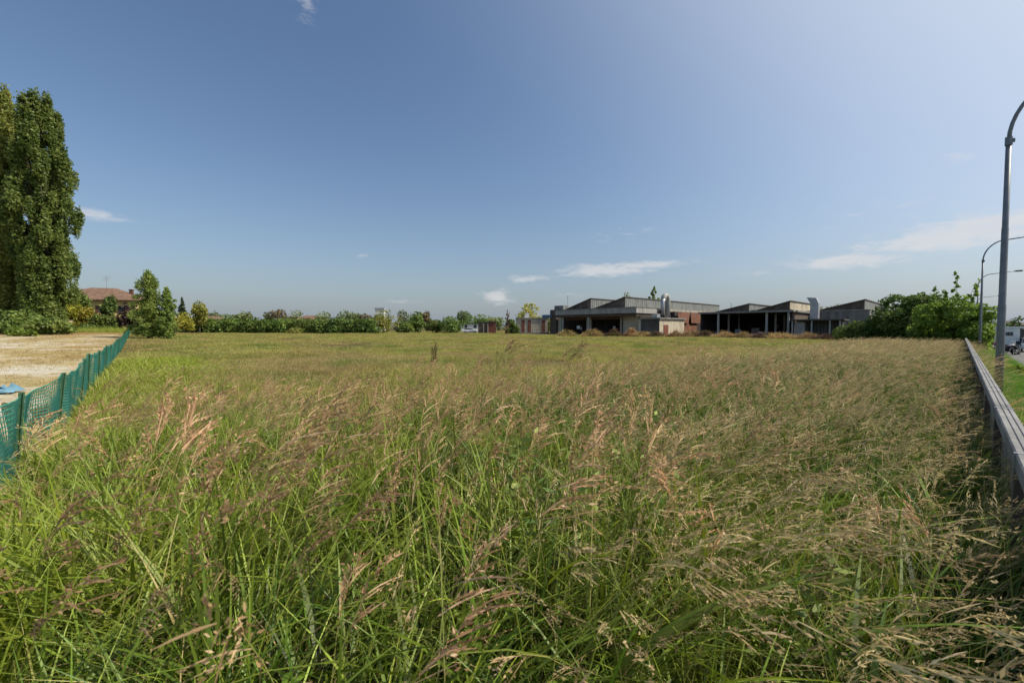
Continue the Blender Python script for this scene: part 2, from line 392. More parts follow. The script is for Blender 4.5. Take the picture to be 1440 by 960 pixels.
def bush(label, x, Z, ytop, w, mat, n=2500, size=.3, group=None, name='bush', cat='bush', seed=0, depth=1.0, X=None):
    g = np.random.default_rng(seed + int(x * 13))
    if X is None: X = (x - 720) / F * Z
    z0 = gz(X, Z); h = at(x, ytop, Z)[2] - z0
    t = thing(name, label, cat, (X, Z, z0 - .03), group=group)
    lobes = []
    for i in range(12):
        a = g.uniform(0, 2 * pi); rr = w * .5 * g.uniform(.1, .68); s = w * .5 * g.uniform(.28, .45)
        zz = h * g.uniform(.18, .72) * (1 - .35 * (rr / (w * .5)))
        lobes.append((cos(a) * rr, sin(a) * rr * depth, zz, s, s * depth, min(h * .3, s)))
    lobes.append((0, 0, h * .7, w * .25, w * .25 * depth, h * .3))
    mb = MB()
    for i in range(6):
        a = g.uniform(0, 2 * pi); mb.tube([(cos(a) * .05, sin(a) * .05, -.1), (cos(a) * w * .1, sin(a) * w * .1, h * .35), (cos(a) * w * .24, sin(a) * w * .24, h * .7)], [.05, .035, .012], 5)
    mb.build('branches', M['bark'], t)
    crown('foliage', lobes, n, size, mat, t, g=g)
    return t
def poplar(label, x, Z, ytop, w, mat='poplar', n=42000, size=.3, seed=1, name='poplar_tree', nb=190, sharp=.8, group=None, cone=False):
    """fastigiate crown of many steep branch sprays"""
    g = np.random.default_rng(seed)
    X = (x - 720) / F * Z; z0 = gz(X, Z); h = at(x, ytop, Z)[2] - z0
    t = thing(name, label, 'tree', (X, Z, z0 - .05), group=group)
    lobes = []; limbs = []
    for i in range(nb):
        tt = (i + .5) / nb
        zc = h * (.06 + .9 * tt ** .9)
        env = w * .5 * (sin(min(1, (tt * 1.4 + .22)) * pi * .62) ** .7) * (1 - max(0, tt - .55) ** 1.5 * 2.1 * sharp)
        if cone: env = w * .5 * (1 - tt) ** .6 * min(1, tt * 4 + .5)
        if cone: env *= g.uniform(.6, 1.25)
        env = max(env, w * .05)
        a = i * 2.39996 + g.normal(0, .3); rr = env * g.uniform(.3, .95)
        s = w * g.uniform(.07, .15) * (1 - .35 * tt)
        L_ = h * g.uniform(.03, .07)
        zz = min(zc, h - L_ * .75)
        lobes.append((cos(a) * rr, sin(a) * rr, zz, s, s, L_))
        if i % 2 == 0 and tt < .8: limbs.append((max(.02, tt * .8), cos(a) * rr * .9, sin(a) * rr * .9, L_ * 1.6 + rr * .8, w * .011))
    for i in range(10):
        zz = h * (.1 + .075 * i); lobes.append((0, 0, zz, w * .2 * (1 - i * .06), w * .2 * (1 - i * .06), h * .07))
    trunk_mesh(t, h * .93, w * .05, limbs, g, bend=.3)
    crown('crown', lobes, n, size, mat, t, up=.1, aspect=1.7, g=g, shell=.75, hollow=.2)
    return t
def conifer(label, x, Z, ytop, w):
    g = np.random.default_rng(int(x)); X = (x - 720) / F * Z; z0 = gz(X, Z); h = at(x, ytop, Z)[2] - z0
    t = thing('fir_tree', label, 'tree', (X, Z, z0 - .05))
    lobes = []; limbs = []
    for i in range(60):
        tt = (i + 1) / 61; rr = w * .5 * (1 - tt) ** .85 * g.uniform(.5, 1.05); a = i * 2.4
        lobes.append((cos(a) * rr * .6, sin(a) * rr * .6, h * (.15 + .83 * tt) - rr * .15, max(.12, rr * .55), max(.12, rr * .55), h * .018 + .1))
        if i % 3 == 0 and i < 50: limbs.append((min(.95, .15 + .8 * tt), cos(a) * rr, sin(a) * rr, -rr * .1, .04))
    trunk_mesh(t, h * .97, .16, limbs, g, bend=.05)
    crown('crown', lobes, 3500, .3, 'fir', t, g=g)
    return t

# ------------------------------------------------------------------ SETTING
def graded(far, n, near=.5):
    t = np.linspace(0, 1, n); v = far * (np.exp(t * 7) - 1) / (exp(7) - 1); return np.concatenate([-v[:0:-1], v])
gx = graded(4000, 90); gy = graded(4000, 90)
XX, YY = np.meshgrid(gx, gy, indexing='ij')
# rotate the grid so that its lines follow the fences
PX = XX * AX[0] + YY * BX[0]; PY = XX * AX[1] + YY * BX[1]
def grid_faces(nx, ny):
    i = np.arange(nx - 1)[:, None] * ny + np.arange(ny - 1)[None, :]
    return np.stack([i, i + ny, i + ny + 1, i + 1], -1).reshape(-1, 4)
V = np.stack([PX, PY, ground(PX, PY)], -1).reshape(-1, 3)
g_ = mesh_np('ground', V, grid_faces(*XX.shape), M['ground'], smooth=True); tag(g_, kind='structure')
def sheet(name, a_vals, b_lo, b_hi, mat, lift, nb=14):
    P = []
    for a, lo, hi in zip(a_vals, b_lo, b_hi):
        for k in range(nb):
            b = lo + (hi - lo) * k / (nb - 1); x, y = ab(a, b); P.append((x, y, gz(x, y) + lift))
    o = mesh_np(name, P, grid_faces(len(a_vals), nb), mat, smooth=True); return tag(o, kind='structure')
# dry dirt lot beyond the green fence (b is distance along that fence)
bs = np.linspace(1, 90, 90); pts = []
for b in bs:
    near = LF - .45 + .25 * sin(b * .9) + .15 * sin(b * 2.3)
    far = -(9 + .24 * b) + 1.5 * sin(b * .21) + .8 * sin(b * 1.1)
    if b > 72: far = far + (near - far) * ((b - 72) / 18.) ** 1.5 * .9
    for k in range(24):
        a = near + (far - near) * k / 23; x, y = ab(a, b); pts.append((x, y, gz(x, y) + .015))
tag(mesh_np('dirt_lot', pts, grid_faces(90, 24), M['dirt'], smooth=True), kind='structure')
# verge and road beyond the right-hand fence
av = np.concatenate([np.linspace(-12, 60, 90), np.linspace(61, 160, 40)])
sheet('grass_verge', av, np.full(len(av), RF - 2.35), np.full(len(av), RF - .18), M['verge_soil'], .02, 16)
road_lo = np.full(len(av), RF - 26.0)
sheet('road', av, road_lo, np.full(len(av), RF - 2.5), M['asphalt'], .03, 40)
kb = MB()
for k in range(20):
    a0 = -8 + k * 6; 
    x0, y0 = 0, 0
    kb.box(a0, RF - 2.52, -.95, a0 + 5.985, RF - 2.36, -.83)
ko = kb.build('kerb', M['concrete'], None); ko.rotation_euler = (0, 0, ANG); tag(ko, kind='structure')

# ------------------------------------------------------------------ GRASS
SRC = bpy.data.collections.new('grass_sources')
def blades(n, L, bend, w, base_r, lean=.0, K=6, g=rng, vbias=0., tipw=.0, up=1.0):
    """n curved blade strips, root near the origin, leaning towards +x by lean"""
    a = g.uniform(0, 2 * pi, n); Ln = L * g.uniform(.55, 1.1, n); bd = bend * g.uniform(.3, 1.3, n)
    dirx = np.cos(a) + lean * 1.6; diry = np.sin(a); dn = np.hypot(dirx, diry) + 1e-6; dirx /= dn; diry /= dn
    bx = np.cos(a) * base_r * g.uniform(0, 1, n) ** .5; by = np.sin(a) * base_r * g.uniform(0, 1, n) ** .5
    t = np.linspace(0, 1, K + 1)[None, :]
    hor = Ln[:, None] * (bd[:, None] * (.25 * t + .75 * t ** 2.2))
    ver = Ln[:, None] * (t - .42 * np.minimum(bd, 1.35)[:, None] * t ** 2.4)
    X = bx[:, None] + dirx[:, None] * hor; Y = by[:, None] + diry[:, None] * hor; Z = ver
    wid = w * g.uniform(.6, 1.25, n)[:, None] * np.maximum((1 - t ** 1.8) * (.55 + .45 * np.minimum(1, t * 4)), .03)
    tw = g.uniform(-.9, .9, n)[:, None] + t * g.uniform(-1.2, 1.2, n)[:, None]
    sx = -diry[:, None] * np.cos(tw); sy = dirx[:, None] * np.cos(tw); sz = np.sin(tw) * .8
    P1 = np.stack([X + sx * wid / 2, Y + sy * wid / 2, Z + sz * wid / 2], -1)
    P2 = np.stack([X - sx * wid / 2, Y - sy * wid / 2, Z - sz * wid / 2], -1)
    V = np.stack([P1, P2], 2).reshape(n, -1, 3)
    i = np.arange(K) * 2; f = np.stack([i, i + 1, i + 3, i + 2], -1)
    Fq = (f[None] + (np.arange(n) * (K + 1) * 2)[:, None, None]).reshape(-1, 4)
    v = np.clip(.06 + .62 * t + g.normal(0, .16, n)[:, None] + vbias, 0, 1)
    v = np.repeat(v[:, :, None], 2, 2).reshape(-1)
    return V.reshape(-1, 3), Fq, v
def ribbon(pts, w, g, v=.5):
    pts = np.asarray(pts); d = np.gradient(pts, axis=0); s = np.cross(d, g.normal(size=3)); s /= np.linalg.norm(s, axis=1)[:, None] + 1e-9
    wv = (np.asarray(w) if hasattr(w, '__len__') else np.full(len(pts), w))[:, None]
    V = np.stack([pts + s * wv / 2, pts - s * wv / 2], 1).reshape(-1, 3); i = np.arange(len(pts) - 1) * 2
    return V, np.stack([i, i + 1, i + 3, i + 2], -1), np.full(len(V), v)
class Acc:
    def __init__(s): s.V = []; s.F = []; s.v = []; s.m = []; s.n = 0
    def add(s, VFv, mi):
        V, Fq, v = VFv; s.V.append(V); s.F.append(Fq + s.n); s.v.append(v); s.m.append(np.full(len(Fq), mi)); s.n += len(V)
    def build(s, name, mats, coll=SRC):
        o = mesh_np(name, np.concatenate(s.V), np.concatenate(s.F), None, None, {'v': np.concatenate(s.v)}, link=False)
        for m in mats: o.data.materials.append(m)
        o.data.polygons.foreach_set('material_index', np.concatenate(s.m).astype(np.int32))
        if coll is not None: coll.objects.link(o)
        return o
def spikelets(P, D, size, g, aspect=2.6):
    n = len(P); D = D / (np.linalg.norm(D, axis=1)[:, None] + 1e-9)
    s = np.cross(D, g.normal(size=(n, 3))); s /= np.linalg.norm(s, axis=1)[:, None] + 1e-9
    sz = (size * g.uniform(.6, 1.3, n))[:, None]
    V = np.stack([P, P + D * sz * aspect * .45 + s * sz * .5, P + D * sz * aspect, P + D * sz * aspect * .45 - s * sz * .5], 1).reshape(-1, 3)
    return V, np.arange(n * 4).reshape(n, 4), np.repeat(np.clip(g.normal(.5, .22, n), 0, 1), 4)
def headed_stem(acc, g, h, lean, headlen, spread, nbr, nsp, spsize, mi_stem, mi_head, root=(0, 0), stemw=.0035):
    """a stem with an open panicle nodding towards +x"""
    az = g.normal(0, .6); lx, ly = cos(az), sin(az)
    t = np.linspace(0, 1, 8); k = lean * g.uniform(.5, 1.4)
    hor = h * k * (.3 * t + .7 * t ** 2.5); ver = h * (t - .28 * k * t ** 2.5)
    pts = np.stack([root[0] + lx * hor, root[1] + ly * hor, ver], -1)
    acc.add(ribbon(pts, np.linspace(stemw * 1.5, stemw * .6, 8), g, g.uniform(.25, .75)), mi_stem)
    d0 = pts[-1] - pts[-2]; d0 /= np.linalg.norm(d0)
    PS, DS = [], []
    for i in range(nbr):
        u = i / nbr; q = pts[-1] - d0 * headlen * .45 + d0 * headlen * u * .9 + np.array([lx, ly, -.5]) * headlen * .12 * u * u
        ba = g.uniform(0, 2 * pi); perp = np.cross(d0, [cos(ba), sin(ba), .3]); perp /= np.linalg.norm(perp) + 1e-9
        bl = headlen * (.55 - .25 * u) * g.uniform(.6, 1.25)
        dv = perp * spread + d0 * .9 + np.array([lx * .30, ly * .30, -.10]); dv /= np.linalg.norm(dv)
        uu = np.linspace(0, 1, 4)[:, None]
        bp = q + dv * bl * uu + np.array([lx * .2, ly * .2, -.35]) * bl * uu ** 2 * g.uniform(0, 1.0)
        ww = spsize * np.array([.3, .62, .5, .1]) * g.uniform(.7, 1.3)
        acc.add(ribbon(bp, ww, g, float(np.clip(g.normal(.5, .22), 0, 1))), mi_head)
        if nsp:
            s_ = g.uniform(.15, 1, nsp)[:, None]
            PS.append(q + dv * bl * s_ + g.normal(0, spsize * .5, (nsp, 3)) + np.array([0, 0, -.45]) * bl * s_ ** 2 * .6)
            DS.append(np.tile(dv, (nsp, 1)) + g.normal(0, .4, (nsp, 3)))
    if PS: acc.add(spikelets(np.concatenate(PS), np.concatenate(DS), spsize * .85, g), mi_head)

src = {}
def reg(key, o): src.setdefault(key, []).append(o)
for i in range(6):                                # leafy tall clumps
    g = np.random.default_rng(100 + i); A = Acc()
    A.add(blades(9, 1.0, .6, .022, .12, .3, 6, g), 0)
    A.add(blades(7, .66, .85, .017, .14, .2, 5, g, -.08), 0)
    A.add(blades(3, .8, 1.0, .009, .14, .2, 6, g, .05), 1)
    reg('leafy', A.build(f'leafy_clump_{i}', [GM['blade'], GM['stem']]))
for i in range(4):                                # broad bladed
    g = np.random.default_rng(150 + i); A = Acc()
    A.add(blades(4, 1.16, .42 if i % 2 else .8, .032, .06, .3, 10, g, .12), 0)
    reg('broad', A.build(f'leafy_wide_{i}', [GM['blade']]))
for i in range(6):                                # reddish panicles
    g = np.random.default_rng(200 + i); A = Acc()
    for j in range(2):
        headed_stem(A, g, g.uniform(.95, 1.15), .30, .25, .45, 12, 7, .0072, 0, 1, tuple(g.normal(0, .06, 2)))
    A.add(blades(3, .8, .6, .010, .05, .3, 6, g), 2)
    reg('red', A.build(f'red_panicle_{i}', [GM['stem'], GM['red'], GM['blade']]))
for i in range(6):                                # fine tan grass heads
    g = np.random.default_rng(300 + i); A = Acc()
    for j in range(4):
        headed_stem(A, g, g.uniform(.85, 1.08), .45, .16, .30, 6, 5, .0062, 0, 1, tuple(g.normal(0, .09, 2)), .0028)
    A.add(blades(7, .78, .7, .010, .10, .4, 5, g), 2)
    reg('tan', A.build(f'tan_panicle_{i}', [GM['stem'], GM['tan'], GM['blade']]))
for i in range(5):                                # medium meadow clumps
    g = np.random.default_rng(400 + i); A = Acc()
    A.add(blades(24, .42, .75, .010, .24, .3, 3, g), 0)
    for j in range(3):
        headed_stem(A, g, g.uniform(.35, .5), .4, .10, .3, 5, 0, .008, 1, 2, tuple(g.normal(0, .15, 2)), .003)
    reg('mead', A.build(f'meadow_clump_{i}', [GM['meadow'], GM['stem'], GM['red'] if i % 2 else GM['tan']]))
for i in range(4):                                # wide coarse patches for the far field
    g = np.random.default_rng(500 + i); A = Acc()
    A.add(blades(46, .24, .9, .016, .75, .3, 3, g), 0)
    reg('far', A.build(f'far_clump_{i}', [GM['meadow']]))
for i in range(3):
    g = np.random.default_rng(600 + i); A = Acc()
    A.add(blades(34, .26, .8, .008, .24, .2, 4, g), 0); reg('verge', A.build(f'verge_clump_{i}', [GM['verge']]))
for i in range(3):
    g = np.random.default_rng(700 + i); A = Acc()
    A.add(blades(30, .17, 1.0, .011, .4, .3, 3, g), 0); reg('straw', A.build(f'straw_clump_{i}', [GM['straw']]))

for i in range(3):                                # bent dead stems low in the sward
    g = np.random.default_rng(800 + i); A = Acc()
    A.add(blades(7, .85, 1.25, .009, .16, .5, 6, g, .1), 0); A.add(blades(4, .5, .5, .006, .1, .0, 3, g), 0)
    reg('thatch', A.build(f'thatch_clump_{i}', [GM['straw']]))
for i in range(3):                                # broad leaved weeds
    g = np.random.default_rng(850 + i); A = Acc(); PP, DD = [], []
    for j in range(5):
        az_ = g.uniform(0, 6.28); hh = g.uniform(.5, .95); pts = np.array([(cos(az_) * .12 * u * u, sin(az_) * .12 * u * u, hh * u) for u in np.linspace(0, 1, 6)])
        A.add(ribbon(pts, .006, g, .4), 1)
        for u in np.linspace(.25, 1, 11): PP.append((cos(az_) * .12 * u * u, sin(az_) * .12 * u * u, hh * u)); aa = g.uniform(0, 6.28); DD.append((cos(aa), sin(aa), g.uniform(-.2, .6)))
    V_, F_, v_ = spikelets(np.array(PP), np.array(DD), .024, g, 2.6)
    A.add((V_, F_, np.clip(v_ + .15, 0, 1)), 0)
    reg('forb', A.build(f'weed_clump_{i}', [GM['forb'], GM['stem']]))
ORDER = sorted(o.name for o in SRC.objects)
IDX = {k: [ORDER.index(o.name) for o in v] for k, v in src.items()}
NG = bpy.data.node_groups.new('scatter', 'GeometryNodeTree')
NG.interface.new_socket('Geometry', in_out='INPUT', socket_type='NodeSocketGeometry')
NG.interface.new_socket('Geometry', in_out='OUTPUT', socket_type='NodeSocketGeometry')
def build_scatter():
    n, l = NG.nodes, NG.links
    gi, go = n.new('NodeGroupInput'), n.new('NodeGroupOutput')
    ci = n.new('GeometryNodeCollectionInfo'); ci.inputs['Collection'].default_value = SRC
    ci.inputs['Separate Children'].default_value = True; ci.inputs['Reset Children'].default_value = True
    ip = n.new('GeometryNodeInstanceOnPoints'); ip.inputs['Pick Instance'].default_value = True
    def na(name, t):
        a = n.new('GeometryNodeInputNamedAttribute'); a.data_type = t; a.inputs['Name'].default_value = name
        return [s for s in a.outputs if s.enabled and s.name == 'Attribute'][0]
    l.new(gi.outputs[0], ip.inputs['Points']); l.new(ci.outputs[0], ip.inputs['Instance'])
    l.new(na('idx', 'INT'), ip.inputs['Instance Index'])
    er = n.new('FunctionNodeEulerToRotation'); l.new(na('rot', 'FLOAT_VECTOR'), er.inputs[0]); l.new(er.outputs[0], ip.inputs['Rotation'])
    l.new(na('scl', 'FLOAT_VECTOR'), ip.inputs['Scale'])
    l.new(ip.outputs[0], go.inputs[0])
build_scatter()
def scatter(name, label, cat, XY, idx, scl, yaw, tilt=.08, zoff=-.02):
    n = len(XY); z = ground(XY[:, 0], XY[:, 1]) + zoff
    P = np.column_stack([XY, z])
    rot = np.column_stack([rng.normal(0, tilt, n), rng.normal(0, tilt, n), yaw])
    if np.ndim(scl) == 1: scl = np.column_stack([scl, scl, scl])
    o = mesh_np(name, P, None, None, None, {'idx': np.asarray(idx, np.int32), 'rot': rot, 'scl': scl})
    md = o.modifiers.new('scatter', 'NODES'); md.node_group = NG
    return tag(o, label, cat, kind='stuff')
def grow(name, label, cat, XY, idx, scl, yaw, tilt=.08, zoff=-.02):
    """same as scatter, but as one real mesh (dense overlapping clumps trace far faster that way)"""
    n = len(XY); z = ground(XY[:, 0], XY[:, 1]) + zoff
    P = np.column_stack([XY, z]).astype(np.float32)
    tx, ty = rng.normal(0, tilt, n), rng.normal(0, tilt, n)
    rnd = rng.uniform(size=n).astype(np.float32)
    VV, FF, vv, rr, mm, base = [], [], [], [], [], 0
    mats = []
    for k in np.unique(idx):
        o = bpy.data.objects[ORDER[k]]; me = o.data
        v = np.empty(len(me.vertices) * 3, np.float32); me.vertices.foreach_get('co', v); v = v.reshape(-1, 3)
        f = np.empty(len(me.loops), np.int32); me.loops.foreach_get('vertex_index', f); f = f.reshape(-1, 4)
        a = np.empty(len(v), np.float32); me.attributes['v'].data.foreach_get('value', a)
        mi = np.empty(len(f), np.int32); me.polygons.foreach_get('material_index', mi)
        for q, m_ in enumerate(me.materials):
            if m_ not in mats: mats.append(m_)
        mi = np.array([mats.index(m_) for m_ in me.materials], np.int32)[mi]
        w = np.where(idx == k)[0]; c, s_ = np.cos(yaw[w]), np.sin(yaw[w]); S = scl[w]
        X = v[None, :, 0] * S[:, :1]; Y = v[None, :, 1] * S[:, 1:2]; Z = v[None, :, 2] * S[:, 2:3]
        x2 = X * c[:, None] - Y * s_[:, None] + Z * ty[w][:, None]; y2 = X * s_[:, None] + Y * c[:, None] - Z * tx[w][:, None]
        V = np.stack([x2 + P[w, 0:1], y2 + P[w, 1:2], Z + P[w, 2:3]], -1).astype(np.float32).reshape(-1, 3)
        VV.append(V); FF.append((f[None] + (base + np.arange(len(w)) * len(v))[:, None, None]).reshape(-1, 4).astype(np.int32)); base += len(V)
        vv.append(np.tile(a, len(w))); rr.append(np.repeat(rnd[w], len(v))); mm.append(np.tile(mi, len(w)))
    o = mesh_np(name, np.concatenate(VV), np.concatenate(FF), None, None, {'v': np.concatenate(vv), 'rnd': np.concatenate(rr)})
    for m_ in mats: o.data.materials.append(m_)
    o.data.polygons.foreach_set('material_index', np.concatenate(mm))
    return tag(o, label, cat, kind='stuff')
def AB(P): return P[:, 0] * AX[0] + P[:, 1] * AX[1], P[:, 0] * BX[0] + P[:, 1] * BX[1]
def lump(x, y, s, ph=0.):
    return (np.sin(x * s + ph) * np.sin(y * s * 1.1 + ph * 2) + .6 * np.sin(x * s * 2.3 + y * s * 1.7 + ph) + .4 * np.sin(x * s * 4.1 - y * s * 3.7)) / 2
def uniform_ab(n, a0, a1, b0, b1):
    a = rng.uniform(a0, a1, n); b = rng.uniform(b0, b1, n); x, y = ab(a, b); return np.column_stack([x, y])
def in_view(P, m=.12):
    ang = np.arctan2(P[:, 0], P[:, 1]); return (np.abs(ang) < R(51.4) + m) & (P[:, 1] > -.3)
def tall_height(P):
    a, b = AB(P); r = np.hypot(P[:, 0], P[:, 1]); n_ = lump(P[:, 0], P[:, 1], .55)
    near = .98 * sstep(8.6, 5.2, r + n_ * 1.6)
    strip = .98 * sstep(7.6, 4.6, b + n_ * 1.5) * sstep(46, 40, a)
    left = .62 * sstep(3.6, 1.2, a + n_ * .8) * sstep(34, 22, b)
    return np.maximum(np.maximum(near, strip), left)
def pick(keys, n): return rng.choice(np.concatenate([IDX[k] for k in keys]), n)
def tall_layer():
    sets = []
    # (key, density near, falloff)
    for key, dens, rmax in (('leafy', 84, 46), ('red', 16, 13), ('tan', 44, 46), ('broad', 14, 6.5), ('thatch', 9, 14), ('forb', 7, 14)):
        n = int(dens * 60 * 42)
        P = uniform_ab(n, LF + .1, 47, RF + .06, 30)
        a, b = AB(P); r = np.hypot(P[:, 0], P[:, 1])
        hgt = tall_height(P); keep = in_view(P) & (r > .55) & (r < rmax) & (hgt > .25)
        thin = np.clip(5.0 / np.maximum(r, 5.0), .26, 1)                # far clumps are wider and fewer
        side = sstep(-.2, .5, np.arctan2(P[:, 0], P[:, 1]) + lump(P[:, 0], P[:, 1], .8) * .25)
        if key == 'forb': w = np.ones(len(P)) * sstep(-.1, .5, lump(P[:, 0], P[:, 1], .9, 4.))
        elif key == 'tan': w = (.05 + .95 * side) * (.75 + .25 * sstep(2, 8, r))
        elif key == 'red': w = (1 - .8 * side) * (.35 + .65 * sstep(-.3, .4, lump(P[:, 0], P[:, 1], 1.1, 2.)))
        elif key == 'leafy': w = 1 - .55 * side * sstep(3, 11, r)
        else: w = np.ones(len(P))
        hole = .16 + .84 * sstep(-.35, .25, lump(P[:, 0], P[:, 1], 2.6, .7) + .5 * lump(P[:, 0], P[:, 1], 6.1, 2.))
        keep &= rng.uniform(size=len(P)) < thin * w * hole
        P, hgt, r = P[keep], hgt[keep], r[keep]
        wide = 1 + .9 * sstep(6, 20, r)
        hv = hgt * rng.uniform(.78, 1.12, len(P))
        if key in ('leafy', 'broad'): hv *= .92
        if key == 'red': hv *= np.where((rng.uniform(size=len(P)) < .07) & (r > 2.2) & (AB(P)[0] > 1.6), rng.uniform(1.2, 1.42, len(P)), 1)
        hv *= (1 + .20 * sstep(4.5, 1.5, r)) * (1 - .24 * sstep(1.3, .6, r))
        bb_ = AB(P)[1]; hv *= 1 - .17 * sstep(.9, .1, bb_)
        s = np.column_stack([np.maximum(hv, .5) * wide, np.maximum(hv, .5) * wide, hv])
        yaw = rng.normal(0, .95, len(P)) if key != 'leafy' else rng.normal(0, 1.3, len(P))
        sets.append((P, pick([key], len(P)), s, yaw, key))
    green = [s for s in sets if s[4] != 'tan']; tan = [s for s in sets if s[4] == 'tan']
    cat_ = lambda ss, i: np.concatenate([s[i] for s in ss])
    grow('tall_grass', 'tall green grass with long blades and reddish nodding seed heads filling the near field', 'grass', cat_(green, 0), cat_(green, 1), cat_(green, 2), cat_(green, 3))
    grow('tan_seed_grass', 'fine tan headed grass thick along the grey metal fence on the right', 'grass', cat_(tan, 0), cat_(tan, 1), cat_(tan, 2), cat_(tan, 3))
tall_layer()
def meadow_layer():
    P = uniform_ab(46000, LF + .1, 40, RF + .1, 34); r = np.hypot(P[:, 0], P[:, 1]); h = tall_height(P)
    ln = lump(P[:, 0], P[:, 1], .45, 1.)
    bare = sstep(3.6, 1.5, np.hypot((P[:, 0] - .3) / 1.2, P[:, 1] - 19))
    keep = in_view(P) & (r > 4) & (r < 33) & (h < .75) & (rng.uniform(size=len(P)) < .85 * (1 - .85 * bare))
    P, r, ln = P[keep], r[keep], ln[keep]
    hv = (.95 + .35 * ln) * rng.uniform(.6, 1.25, len(P)) * (1 - .45 * sstep(12, 26, r))
    s = np.column_stack([np.maximum(hv, .8), np.maximum(hv, .8), np.maximum(hv, .3)])
    scatter('meadow_grass', 'ankle high yellow green meadow grass in the middle of the field', 'grass', P, pick(['mead'], len(P)), s, rng.normal(0, 1.2, len(P)))
    P = uniform_ab(120000, LF + .2, 105, RF + .3, 150); r = np.hypot(P[:, 0], P[:, 1])
    a, b = AB(P); h = tall_height(P)
    keep = in_view(P) & (r > 26) & (h < .4) & ~((a > 70) & (b > 10) & (b < 75))
    P, r = P[keep], r[keep]; ln = lump(P[:, 0], P[:, 1], .16, .5)
    keep = rng.uniform(size=len(P)) < .55 + .5 * ln; P, r, ln = P[keep], r[keep], ln[keep]
    hv = np.maximum(.5, 1.0 + .5 * ln) * rng.uniform(.6, 1.3, len(P))
    s = np.column_stack([rng.uniform(.8, 1.4, len(P))] * 2 + [hv])
    scatter('far_field_grass', 'short yellowing grass covering the far field up to the hedge and halls', 'grass', P, pick(['far'], len(P)), s, rng.uniform(0, 6.28, len(P)))
meadow_layer()
P = uniform_ab(9000, 2, 70, RF - 2.3, RF - .25)
P = P[in_view(P, .2)]
scatter('verge_grass', 'bright green weedy grass on the verge between fence and road', 'grass', P, pick(['verge'], len(P)), rng.uniform(.6, 1.5, len(P)), rng.uniform(0, 6.28, len(P)))
P = uniform_ab(34000, -26, LF - .15, 2, 90)
P = P[in_view(P, .2)]; ln = lump(P[:, 0], P[:, 1], .35, 3.); a_, b_ = AB(P)
edge = sstep(-2.2, -1.1, a_) + sstep(70, 86, b_)
P = P[rng.uniform(size=len(P)) < .12 + .3 * ln + .6 * edge]
scatter('dry_grass', 'straw coloured short dry grass on the dirt lot beyond the green net fence', 'grass', P, pick(['straw'], len(P)), rng.uniform(.6, 1.4, len(P)), rng.uniform(0, 6.28, len(P)))
P = uniform_ab(9000, -30, 1.5, 84, 104); P = P[in_view(P, .2)]
scatter('rough_grass', 'rough green grass at the foot of the poplars and the yellow house garden', 'grass', P, pick(['leafy', 'mead'], len(P)), rng.uniform(.6, 1.25, len(P)), rng.uniform(0, 6.28, len(P)))

